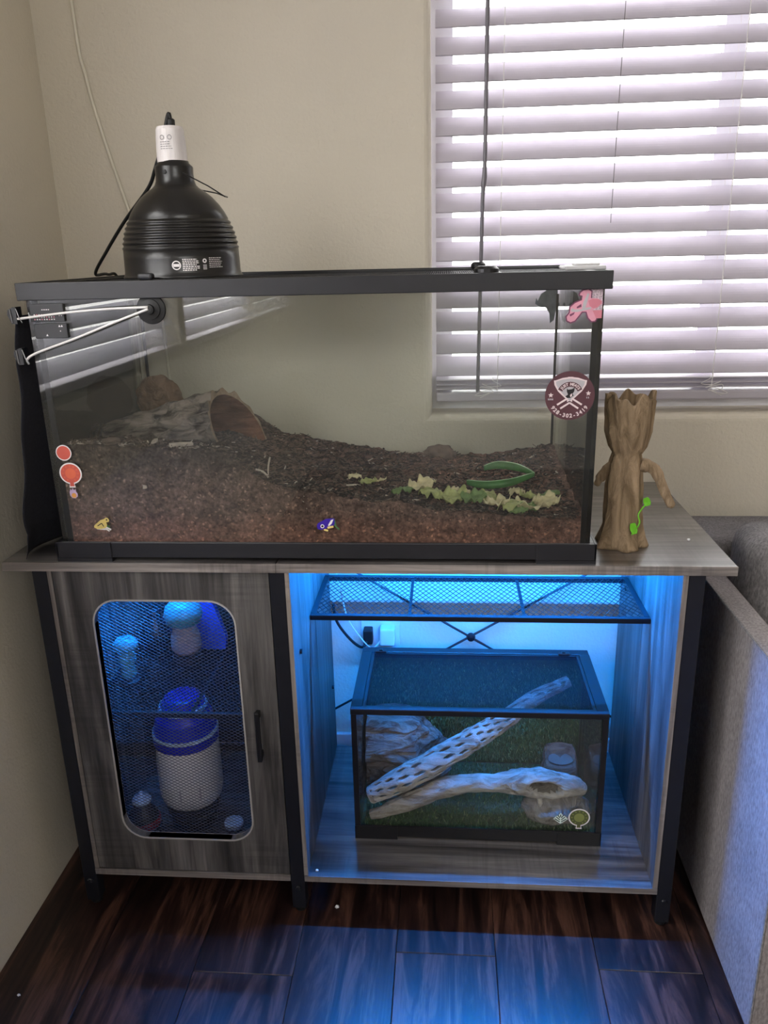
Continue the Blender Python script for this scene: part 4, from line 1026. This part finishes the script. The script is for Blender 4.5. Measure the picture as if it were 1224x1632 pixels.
box(bm, xa, xb, ya, ya+0.006, z0+0.002, z1-0.002); box(bm, xa, xb, yb-0.006, yb, z0+0.002, z1-0.002); box(bm, xa, xa+0.006, ya+0.006, yb-0.006, z0+0.002, z1-0.002); box(bm, xb-0.006, xb, ya+0.006, yb-0.006, z0+0.002, z1-0.002)
sl = mk('screen_lid', bm, 'black_metal', tk2)
bm = B(); n1, n2 = 200, 96
for k in range(1, n1): x = xa+0.004+(xb-xa-0.008)*k/n1; bar(bm, (x, ya+0.004, z1-0.004), (x, yb-0.004, z1-0.004), 0.00042, caps=False)
for k in range(1, n2): y = ya+0.004+(yb-ya-0.008)*k/n2; bar(bm, (xa+0.004, y, z1-0.004), (xb-0.004, y, z1-0.004), 0.00042, caps=False)
M['screen'] = plain('screen_wire', (48, 50, 58), 0.35, 0.7, 0.05)
mk('lid_mesh', bm, M['screen'], sl, kind='stuff')
for x in (0.632, 1.036):
    bm = B(); box(bm, x-0.012, x+0.012, SY1-rimw-0.004, SY1-rimw+0.006, z1-0.001, z1+0.003, bev=0.001); box(bm, x-0.004, x+0.003, SY1-rimw-0.002, SY1-rimw+0.004, z1+0.003, z1+0.006); mk('lid_latch', bm, 'black_plastic', tk2)
p0 = 0.0045
ZG0 = SZ0+0.0165
mk('front_pane', bx(SX0+p0+0.003, SX1-p0-0.003, SY0+0.0065, SY0+0.0100, ZG0, z0-0.0003), 'glass_clear', tk2)
mk('back_pane', bx(SX0+p0+0.003, SX1-p0-0.003, SY1-0.0100, SY1-0.0065, ZG0, z0-0.0003), 'glass_clear', tk2)
mk('side_pane', bx(SX0+0.0065, SX0+0.0100, SY0+0.0105, SY1-0.0105, ZG0, z0-0.0003), 'glass_side', tk2)
mk('side_pane', bx(SX1-0.0100, SX1-0.0065, SY0+0.0105, SY1-0.0105, ZG0, z0-0.0003), 'glass_side', tk2)
for x in (SX0+0.0005, SX1-0.0115):
    mk('corner_post', bx(x, x+0.011, SY0+0.0015, SY0+0.006, SZ0+a+0.001, z0-0.0002), 'black_plastic', tk2)
    mk('corner_post', bx(x+0.001, x+0.010, SY1-0.006, SY1-0.0015, SZ0+a+0.001, z0-0.0002), 'black_plastic', tk2)
SFY = SY0+0.0065
temp_sticker(tk2, 1.046, 0.156, SFY, 0.0215, plain('olive_print', (86, 92, 54), 0.45, 0, 0.05), plain('moss_print', (132, 138, 78), 0.45, 0, 0.05), 'round olive temperature sticker with white edge')
f = on_front(1.009, 0.152, 0, SFY)
em = mk('leaf_emblem', B(), M['pinkwhite'], tk2, label='white leaf emblem sticker')
bm = B()
poly_prism(bm, [(0, -0.0125), (0.0145, -0.001), (0.0095, 0.005), (0.004, 0.0085), (0, 0.0135), (-0.004, 0.0085), (-0.0095, 0.005), (-0.0145, -0.001)], f, 0.0004); bm.to_mesh(em.data); bm.free()
em.data.materials.clear(); em.data.materials.append(plain('mint_print', (222, 238, 230), 0.5, 0, 0.02))
ls = [(stroke((0, 0.004), (0, 0.010), 0.0022), f)]
for s in (-1, 1):
    for k in range(3): ls.append((stroke((s*0.0015, -0.0075+k*0.0048), (s*(0.0115-k*0.0030), -0.0005+k*0.0046), 0.0019), f))
stick_part('leaf_veins', em, ls, plain('dark_green_print', (40, 58, 48), 0.5, 0, 0.05), 0.0007)

# ---- turf
TX0, TX1, TY0, TY1, TZ = SX0+0.0105, SX1-0.0105, SY0+0.0108, SY1-0.0108, SZ0+0.0165
def turf(name, base, fn, n, L, lab, seed):
    rnd = random.Random(seed); bm = base
    for k in range(n):
        c, nrm, along = fn(rnd); l = L*rnd.uniform(0.6, 1.25)
        side = Vector((rnd.uniform(-1, 1), rnd.uniform(-1, 1), rnd.uniform(-1, 1))); side = (side - nrm*side.dot(nrm)).normalized()*0.0009
        lean = Vector((rnd.uniform(-.6, .6), rnd.uniform(-.6, .6), rnd.uniform(-.6, .6))) + along
        tip = c + (nrm*0.8 + lean*0.7).normalized()*l; midp = (c+tip)/2 + nrm*l*0.12
        v = [bm.verts.new(q) for q in (c-side, c+side, midp+side*0.8, tip, midp-side*0.8)]
        fa = bm.faces.new(v); fa.material_index = 2 if rnd.random() < 0.06 else 1
    o = mk(name, bm, None, mats=['turf', 'turf_blade', 'turf_blade_pale']); tag(o, lab, 'artificial turf', kind='stuff'); return o
turf('turf_mat', bx(TX0, TX1, TY0, TY1-0.006, TZ, TZ+0.003), lambda r: (Vector((r.uniform(TX0+.006, TX1-.006), r.uniform(TY0+.006, TY1-.014), TZ+0.003)), Vector((0, 0, 1)), Vector((0, 0, 0))), 9000, 0.0095, 'green artificial turf mat covering the small terrarium floor', 1)
turf('turf_backing', bx(TX0, TX1, TY1-0.004, TY1-0.001, TZ+0.0035, z0-0.004), lambda r: (Vector((r.uniform(TX0+.006, TX1-.006), TY1-0.004, r.uniform(TZ+.012, z0-.012))), Vector((0, -1, 0)), Vector((0, 0, -0.5))), 9000, 0.010, 'green artificial turf sheet standing against the small terrarium back', 2)
TT = TZ+0.004
# ---- layered rock cave
bm = B(); NR, NC = 26, 48; rings = []
for i in range(NR+1):
    t = i/NR; z = TT + 0.168*t
    step = math.floor(t*8)/8; fr_ = (t*8) % 1
    R_ = interp([(0, 1.0), (0.3, 1.0), (0.5, 0.95), (0.7, 0.86), (0.85, 0.76), (1.0, 0.58)], 0.8*step+0.2*t) + 0.10*math.sin(PI*fr_)**0.5 - 0.05*fr_; row = []
    for k in range(NC):
        a = 2*PI*k/NC; d = R_ + 0.20*fbm((math.cos(a)*1.2, math.sin(a)*1.2, t*2.5), 1.6, 4) + 0.05*fbm((math.cos(a)*2, math.sin(a)*2, t*14), 1.3, 3)
        row.append(bm.verts.new((0.672 + 0.102*d*math.cos(a) - 0.022*t, -0.228 + 0.068*d*math.sin(a) + 0.012*t, z + 0.004*noise.noise(Vector((math.cos(a)*3, math.sin(a)*3, t*6))))))
    rings.append(row)
for i in range(NR):
    for k in range(NC): bm.faces.new((rings[i][k], rings[i][(k+1) % NC], rings[i+1][(k+1) % NC], rings[i+1][k]))
bm.faces.new(rings[-1]); bm.faces.new(rings[0][::-1])
for v in bm.verts:
    v.co.x = max(v.co.x, SX0+0.014); v.co.y = min(v.co.y, SY1-0.024)
o = mk('rock_cave', bm, 'stone_grey', smooth=False); tag(o, 'stepped grey brown resin rock cave at the back of the small terrarium', 'rock')
# ---- perforated cholla branch: a tube with real holes
def holed_tube(name, path, radii, n, L, mat, lab, hole_rows, flatten=1.0, seed=0):
    S = spline(path, L); rad = spline([(r_, 0, 0) for r_ in radii], L); m = len(S); bm = B(); rings = []; prev = None
    for i, p in enumerate(S):
        d = (S[min(i+1, m-1)]-S[max(i-1, 0)]).normalized()
        if prev is None: a, b = frame_axes(d)
        else: a = (prev-d*prev.dot(d)).normalized(); b = d.cross(a)
        prev = a; R_ = rad[i].x
        rings.append([bm.verts.new(p + (a*math.cos(2*PI*k/n)+b*math.sin(2*PI*k/n)*flatten)*R_*(1+0.10*fbm((math.cos(2*PI*k/n)+seed, math.sin(2*PI*k/n), i*0.09), 1.5, 4))) for k in range(n)])
    for i in range(m-1):
        for k in range(n):
            if hole_rows:
                row_ = i//7; ci = i % 7; ck = (k + row_*3) % 6
                open_ = (ck in (2, 3) and ci in (2, 3, 4)) or (ck == 2 and ci == 1) or (ck == 3 and ci == 5)
                if 3 < i < m-4 and open_ and noise.noise(Vector((row_*1.7, ((k+row_*3)//6)*2.3, seed))) > -0.30: continue
            bm.faces.new((rings[i][k], rings[i][(k+1) % n], rings[i+1][(k+1) % n], rings[i+1][k]))
    o = mk(name, bm, mat, smooth=True); solidify(o, 0.0038, -1); subsurf(o, 1); tag(o, lab, 'driftwood'); return o
holed_tube('cholla_branch', [(0.618, -0.352, 0.166), (0.67, -0.350, 0.196), (0.74, -0.335, 0.232), (0.81, -0.305, 0.262), (0.86, -0.280, 0.280), (0.91, -0.255, 0.300), (0.97, -0.215, 0.325), (1.045, -0.185, 0.350)], [0.019, 0.027, 0.028, 0.027, 0.025, 0.021, 0.018, 0.014], 54, 18, 'drift', 'pale driftwood branch full of holes rising diagonally in the small terrarium', True, 0.9, 3)
# ---- driftwood log with a hollow
dl = thing('driftwood_log', 'pale driftwood log with a hollow resting on the flat rock', 'driftwood')
path = [(0.618, -0.366, 0.128), (0.65, -0.364, 0.138), (0.70, -0.358, 0.158), (0.76, -0.350, 0.184), (0.82, -0.346, 0.197), (0.88, -0.345, 0.200), (0.925, -0.345, 0.203), (0.965, -0.345, 0.204), (1.005, -0.345, 0.199), (1.040, -0.344, 0.196), (1.062, -0.342, 0.186)]
rad = [0.009, 0.013, 0.018, 0.020, 0.019, 0.018, 0.026, 0.030, 0.026, 0.021, 0.012]
S = spline(path, 12); RD = spline([(r_, 0, 0) for r_ in rad], 12); bm = B(); n = 48; rings = []; prev = None; hol = {}
for i, p in enumerate(S):
    d = (S[min(i+1, len(S)-1)]-S[max(i-1, 0)]).normalized()
    if prev is None: a, b = frame_axes(d)
    else: a = (prev-d*prev.dot(d)).normalized(); b = d.cross(a)
    prev = a; row = []
    for k in range(n):
        an = 2*PI*k/n; q = (a*math.cos(an)+b*math.sin(an)); R_ = RD[i].x*(1+0.16*fbm((math.cos(an)*1.3, math.sin(an)*1.3, i*0.12), 1.3, 5))
        pos = p + q*R_
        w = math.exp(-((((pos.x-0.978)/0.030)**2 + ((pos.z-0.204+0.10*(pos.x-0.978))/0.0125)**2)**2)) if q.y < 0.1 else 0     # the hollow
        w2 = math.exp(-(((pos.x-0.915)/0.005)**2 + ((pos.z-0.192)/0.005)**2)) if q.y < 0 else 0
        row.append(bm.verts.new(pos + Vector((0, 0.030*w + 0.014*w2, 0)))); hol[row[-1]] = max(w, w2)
    rings.append(row)
for i in range(len(rings)-1):
    for k in range(n): bm.faces.new((rings[i][k], rings[i][(k+1) % n], rings[i+1][(k+1) % n], rings[i+1][k]))
bm.faces.new(rings[0][::-1]); bm.faces.new(rings[-1])
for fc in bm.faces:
    if sum(hol[v] for v in fc.verts)/len(fc.verts) > 0.42: fc.material_index = 1  # hollow faces take the shade-toned copy
o = mk('log_body', bm, None, dl, smooth=True, mats=['drift', 'drift_shade']); subsurf(o, 1)
bm = B(); tube(bm, spline([(0.968, -0.352, 0.184), (0.970, -0.360, 0.168), (0.972, -0.362, 0.152)], 5), [0.008]*3 + [0.006]*4 + [0.0035]*4, 10); mk('branch_stub', bm, 'drift', dl, smooth=True)
# ---- flat rock, water bowl
o = boulder('flat_rock', (1.005, -0.345, 0.142), (0.070, 0.036, 0.030), 'stone_flat', 7.7, 0.22, 4, 1.4, 0.05, -0.86); tag(o, 'pale flat rock under the end of the driftwood log', 'rock')
for v in o.data.vertices: v.co.x = min(v.co.x, SX1-0.0125); v.co.y = max(v.co.y, SY0+0.0125); v.co.z = max(v.co.z, TT-0.002)
bw = thing('water_bowl', 'brown resin rock water bowl in the back corner of the small terrarium', 'bowl')
prof_o = [(0.050, 0.0), (0.049, 0.015), (0.045, 0.030), (0.046, 0.042), (0.042, 0.058), (0.038, 0.066)]
prof_i = [(0.034, 0.064), (0.028, 0.052), (0.020, 0.046), (0.001, 0.045)]
bm = B(); rings = []
for r_, z_ in prof_o + prof_i:
    row = []
    for k in range(40):
        a_ = 2*PI*k/40; sq = 1/max(abs(math.cos(a_)), abs(math.sin(a_)))**0.6
        nz = 1 + (0.10*fbm((math.cos(a_)*1.5, math.sin(a_)*1.5, z_*60), 1.4, 4) if (r_, z_) in prof_o else 0.0)
        zz_ = TT - 0.001 + z_ + (0.012*(math.sin(a_)) if z_ > 0.04 else 0)
        row.append(bm.verts.new((1.032 + r_*0.86*sq*nz*math.cos(a_), -0.205 + r_*0.75*sq*nz*math.sin(a_), zz_)))
    rings.append(row)
for i in range(len(rings)-1):
    for k in range(40): bm.faces.new((rings[i][k], rings[i][(k+1) % 40], rings[i+1][(k+1) % 40], rings[i+1][k]))
bm.faces.new(rings[0][::-1]); bm.faces.new(rings[-1])
mk('bowl_body', bm, 'bowl', bw, smooth=True)
w = N('water'); w.col((0.30, 0.27, 0.24)); w.rough(0.03, 0, 0.6)
bm = B(); bm.faces.new([bm.verts.new((1.032+0.0300*math.cos(2*PI*k/32), -0.205+0.0265*math.sin(2*PI*k/32), TT+0.055)) for k in range(32)]); mk('water', bm, w.m, bw)

# ---- power outlet, plugs and cables behind the small terrarium
ot = thing('power_outlet', 'wall outlet plate behind the small terrarium', 'outlet')
mk('outlet_plate', bx(0.570, 0.665, -0.006, -0.0005, 0.300, 0.420, bev=0.002), 'board_white', ot)
bp = thing('black_plug', 'black power plug with cable in the wall outlet', 'plug')
bm = B(); box(bm, 0.578, 0.600, -0.034, -0.0065, 0.352, 0.390, bev=0.003); mk('plug_body', bm, 'rubber', bp)
bm = B(); tube(bm, spline([(0.588, -0.030, 0.362), (0.575, -0.045, 0.352), (0.548, -0.055, 0.380), (0.520, -0.058, 0.425), (0.5125, -0.058, 0.470)], 8), 0.0034, 8); mk('plug_cable', bm, 'rubber', bp, smooth=True)
bp = thing('white_adapter', 'white power adapter with thin wire beside the black plug', 'adapter')
bm = B(); box(bm, 0.618, 0.655, -0.036, -0.0065, 0.350, 0.395, bev=0.004); mk('adapter_body', bm, 'vinyl', bp)
bm = B(); tube(bm, spline([(0.618, -0.022, 0.358), (0.600, -0.045, 0.350), (0.575, -0.060, 0.385), (0.545, -0.062, 0.440), (0.53, -0.060, 0.52), (0.515, -0.06, 0.60)], 8), 0.0016, 6); mk('adapter_wire', bm, 'cord_white', bp, smooth=True)

# ================================================================ CABINET CONTENTS (plain ornaments)
M['blue_gloss'] = plain('blue_enamel', (24, 36, 190), 0.3, 0, 0.05); M['white_gloss'] = plain('white_enamel', (228, 226, 224), 0.35, 0, 0.03); M['dark_gloss'] = plain('charcoal_enamel', (44, 42, 44), 0.4, 0, 0.05)
M['teal'] = plain('teal_glaze', (96, 176, 176), 0.35, 0, 0.08); M['sand'] = plain('sand_glaze', (196, 178, 172), 0.6, 0, 0.08); M['red'] = plain('red_glaze', (150, 34, 40), 0.35, 0, 0.06); M['pale_blue'] = plain('pale_blue_enamel', (188, 208, 226), 0.35, 0, 0.04)
M['bag_blue'] = plain('blue_fabric', (50, 80, 190), 0.6, 0, 0.1)
cn = thing('lidded_canister', 'white lidded canister with blue banded lid behind the mesh door', 'canister')
CX, CY, CZ = 0.236, -0.352, 0.0925
def at_tilt(o): o.rotation_euler = (0, 0, 0); return o
mk('canister_base', lathe(B(), [(0.046, 0), (0.048, 0.004), (0.048, 0.030), (0.058, 0.046), (0.060, 0.060)], (CX, CY, CZ), 40), M['dark_gloss'], cn, smooth=False)
mk('canister_body', lathe(B(), [(0.052, 0.0605), (0.062, 0.070), (0.066, 0.090), (0.066, 0.165), (0.064, 0.195), (0.060, 0.203)], (CX, CY, CZ), 48), M['white_gloss'], cn, smooth=True)
ld_ = mk('canister_lid', lathe(B(), [(0.064, 0.2035), (0.067, 0.206), (0.067, 0.225), (0.062, 0.245), (0.058, 0.262), (0.050, 0.280), (0.036, 0.304), (0.030, 0.3065), (0.001, 0.307)], (CX, CY, CZ), 48), M['blue_gloss'], cn, smooth=False)
for z0_, z1_, r0_, r1_ in ((0.226, 0.233, 0.0672, 0.0655), (0.281, 0.288, 0.0498, 0.0465)):
    mk('lid_band', lathe(B(), [(r0_-0.001, z0_), (r0_+0.0008, z0_), (r1_+0.0008, z1_), (r1_-0.001, z1_)], (CX, CY, CZ), 48, False, False), M['pale_blue'], ld_)
mk('body_label', (lambda b: (poly_prism(b, [(-0.020, -0.012), (0.024, -0.012), (0.024, 0.016), (-0.020, 0.016)], wrap(CX, CY, lambda z: 0.0662, 0.25, CZ+0.105), 0.0006), b)[1])(B()), M['grey_blade'], cn)
jr = thing('round_jar', 'small dark jar with red and steel bands beside the canister', 'jar')
mk('jar_body', lathe(B(), [(0.022, 0), (0.030, 0.010), (0.033, 0.035), (0.028, 0.060), (0.018, 0.072), (0.017, 0.084)], (0.145, -0.405, 0.0925), 32), M['dark_gloss'], jr, smooth=True)
mk('jar_band', lathe(B(), [(0.0325, 0.026), (0.0345, 0.030), (0.0345, 0.042), (0.0315, 0.046)], (0.145, -0.405, 0.0925), 32, False, False), M['red'], jr)
mk('jar_lid', lathe(B(), [(0.019, 0.084), (0.020, 0.088), (0.016, 0.096), (0.004, 0.100), (0.004, 0.106), (0.001, 0.108)], (0.145, -0.405, 0.0925), 32), M['pale_blue'], jr, smooth=True)
bt = thing('small_tin', 'small blue and charcoal tin low in the mesh-door compartment', 'tin')
mk('tin_body', lathe(B(), [(0.018, 0), (0.019, 0.002), (0.019, 0.028)], (0.335, -0.40, 0.0925), 28), M['dark_gloss'], bt)
mk('tin_lid', lathe(B(), [(0.0196, 0.028), (0.0196, 0.036), (0.017, 0.038)], (0.335, -0.40, 0.0925), 28), M['pale_blue'], bt)
SH = 0.4243
o1 = thing('round_ornament', 'teal domed ornament on a grey body on the upper mesh shelf', 'ornament')
mk('ornament_foot', lathe(B(), [(0.030, 0), (0.032, 0.003), (0.030, 0.022), (0.024, 0.024)], (0.222, -0.255, SH), 32), M['dark_gloss'], o1)
mk('ornament_body', lathe(B(), [(0.026, 0.0245), (0.032, 0.035), (0.031, 0.060), (0.022, 0.085)], (0.222, -0.255, SH), 32), M['sand'], o1, smooth=True)
mk('ornament_dome', lathe(B(), [(0.022, 0.0855), (0.036, 0.094), (0.041, 0.110), (0.037, 0.128), (0.022, 0.142), (0.001, 0.146)], (0.222, -0.255, SH), 32), M['teal'], o1, smooth=True)
o2 = thing('tall_ornament', 'narrow teal ornament nearest the side panel on the mesh shelf', 'ornament')
mk('ornament_foot', lathe(B(), [(0.020, 0), (0.021, 0.004), (0.012, 0.010)], (0.128, -0.345, SH), 28), M['dark_gloss'], o2)
mk('ornament_body', lathe(B(), [(0.012, 0.0105), (0.017, 0.020), (0.013, 0.036), (0.018, 0.048), (0.015, 0.070)], (0.128, -0.345, SH), 28), M['teal'], o2, smooth=True)
mk('ornament_dome', lathe(B(), [(0.015, 0.0705), (0.024, 0.076), (0.025, 0.086), (0.018, 0.096), (0.001, 0.100)], (0.128, -0.345, SH), 28), M['teal'], o2, smooth=True)
o3 = thing('black_vase', 'glossy black round vase between the two teal ornaments', 'vase')
mk('vase_body', lathe(B(), [(0.018, 0), (0.028, 0.008), (0.036, 0.035), (0.034, 0.060), (0.020, 0.085), (0.014, 0.096), (0.018, 0.104)], (0.145, -0.222, SH), 36), 'lamp_black', o3, smooth=True)
bm = B(); poly_prism(bm, [(-0.045, 0), (0.062, 0), (0.066, 0.02), (0.045, 0.075), (0.028, 0.13), (-0.040, 0.13), (-0.048, 0.06)], lambda u, v, d: (0.228+u, -0.205+0.018-d, SH+0.06+v*0.95), 0.016)
for v in bm.verts: v.co.z = SH + (v.co.z-SH-0.06)*1.45 + 0.0003
o = mk('blue_pouch', bm, M['bag_blue']); tag(o, 'upright blue fabric pouch behind the teal domed ornament', 'pouch')

# ================================================================ STUMP PLANTER on the cabinet top
sp_ = thing('stump_planter', 'brown tree stump planter with jagged hollow rim beside the large terrarium', 'planter')
PX, PY, PZ = 1.085, -0.405, TH+0.0003
def ang(a, k): return math.cos(a*k)
bm = B(); NR, NC = 60, 72; rings = []
pr_ = [(0.0, 0.043), (0.012, 0.040), (0.04, 0.033), (0.08, 0.031), (0.115, 0.031), (0.150, 0.028), (0.166, 0.024), (0.180, 0.032), (0.205, 0.038), (0.24, 0.039), (0.262, 0.0395)]
for i in range(NR+1):
    z = 0.262*i/NR; R_ = interp(pr_, z); row = []
    for k in range(NC):
        a = 2*PI*k/NC
        lob = 0.16*max(0, 1-z/0.07)*math.cos(5*a+0.6) + 0.05*math.sin(11*a + 3*noise.noise(Vector((math.cos(a), math.sin(a), z*9)))) + 0.07*fbm((math.cos(a)*1.4, math.sin(a)*1.4, z*7), 1.5, 4)
        zz_ = z + (0.006*math.sin(5*a+1)+0.005*math.sin(9*a))*max(0, (z-0.20)/0.062)**2
        row.append(bm.verts.new((PX + R_*(1+lob)*math.cos(a), PY + R_*(1+lob)*math.sin(a)*0.92, PZ + zz_)))
    rings.append(row)
for i in range(NR):
    for k in range(NC): bm.faces.new((rings[i][k], rings[i][(k+1) % NC], rings[i+1][(k+1) % NC], rings[i+1][k]))
bm.faces.new(rings[0][::-1])
inn = []
for s_, dz in ((0.86, 0.0), (0.80, -0.03), (0.70, -0.06)):
    inn.append([bm.verts.new((PX+(v.co.x-PX)*s_, PY+(v.co.y-PY)*s_, v.co.z+dz)) for v in rings[-1]])
prev_ = rings[-1]
for row in inn:
    for k in range(NC): bm.faces.new((prev_[k], prev_[(k+1) % NC], row[(k+1) % NC], row[k]))
    prev_ = row
bm.faces.new(prev_)
mk('stump_body', bm, 'stump', sp_, smooth=True)
bm = B(); tube(bm, spline([(PX+0.022, PY-0.01, PZ+0.148), (PX+0.045, PY-0.015, PZ+0.140), (PX+0.062, PY-0.02, PZ+0.105), (PX+0.078, PY-0.02, PZ+0.075)], 6), [0.012]*4+[0.010]*5+[0.0085]*5+[0.0075]*4+[0.004], 10)
mk('branch', bm, 'stump', sp_, smooth=True)
bm = B(); tube(bm, spline([(PX-0.020, PY+0.005, PZ+0.142), (PX-0.036, PY+0.010, PZ+0.125), (PX-0.046, PY+0.012, PZ+0.105)], 6), [0.011]*5+[0.009]*4+[0.006]*3+[0.004], 10)
mk('branch', bm, 'stump', sp_, smooth=True)
bm = B(); tube(bm, spline([(PX+0.010, PY-0.036, PZ+0.030), (PX+0.022, PY-0.034, PZ+0.050), (PX+0.020, PY-0.031, PZ+0.066), (PX+0.034, PY-0.022, PZ+0.082)], 6), 0.0013, 6); mk('vine_stem', bm, 'leaf_green', sp_)
for (x, y, z, r1, r2) in ((PX+0.012, PY-0.0375, PZ+0.042, 0.5, 1.3), (PX+0.034, PY-0.024, PZ+0.086, 1.2, 1.2)):
    b_ = leaf_bm(0.020 if r1 < 1 else 0.015, 0.012, 1.0, 0.05, 0.1, 0.0); o = mk('vine_leaf', b_, 'leaf_green', sp_, smooth=True); solidify(o, 0.0012); o.location = (x, y, z); o.rotation_euler = (PI/2, r2, 0)

# ================================================================ SOFA
sf = thing('grey_sofa', 'grey woven fabric sofa standing beside the cabinet', 'sofa')
def soft(x0, x1, y0, y1, z0, z1, bev, seg=4): return bx(x0, x1, y0, y1, z0, z1, bev=bev, seg=seg)
arm = mk('armrest', soft(1.276, 1.322, -0.730, -0.203, 0.004, 0.640, 0.006, 3), 'sofa', sf, smooth=False)
bm = B(); tube(bm, [(1.2775, -0.728, 0.6375), (1.2775, -0.205, 0.6375)], 0.0022, 6); tube(bm, [(1.2775, -0.7285, 0.63), (1.2775, -0.7285, 0.01)], 0.0022, 6); mk('seam_piping', bm, 'cushion', arm)
mk('seat_base', soft(1.323, 3.0, -0.72, -0.022, 0.05, 0.28, 0.01), 'sofa', sf)
mk('backrest', soft(1.277, 3.0, -0.202, -0.020, 0.281, 0.685, 0.03), 'cushion', sf, smooth=True)
for x0, x1 in ((1.338, 2.16), (2.165, 2.998)):
    mk('back_cushion', soft(x0, x1, -0.36, -0.202, 0.45, 0.738, 0.045, 5), 'cushion', sf, smooth=True)
    mk('seat_cushion', soft(x0, x1, -0.74, -0.204, 0.281, 0.448, 0.035, 4), 'sofa', sf, smooth=True)
for x in (1.36, 2.95):
    for y in (-0.68, -0.08): mk('leg', lathe(B(), [(0.018, 0), (0.024, 0.049)], (x, y, 0.0005), 16), 'rubber', sf)

# ---------------------------------------------------------------- crumbs
def crumb(p, r_, lab, seed):
    o = boulder('white_crumb', (p[0], p[1], p[2]+r_*0.8), (r_, r_*0.7, r_*0.8), 'vinyl', seed, 0.5, 2, 1.5); tag(o, lab, 'crumb')
crumb((0.559, -0.490, 0), 0.0045, 'white crumb on the dark floor under the open compartment', 1.2)
crumb((0.014, -0.720, 0), 0.0028, 'white crumb on the dark floor near the side wall', 2.2)
crumb((0.523, -0.492, 0.092), 0.003, 'white crumb on the bottom shelf by the divider', 3.2)
crumb((1.208, -0.387, TH), 0.003, 'tiny white crumb on the cabinet top near the sofa', 4.2)
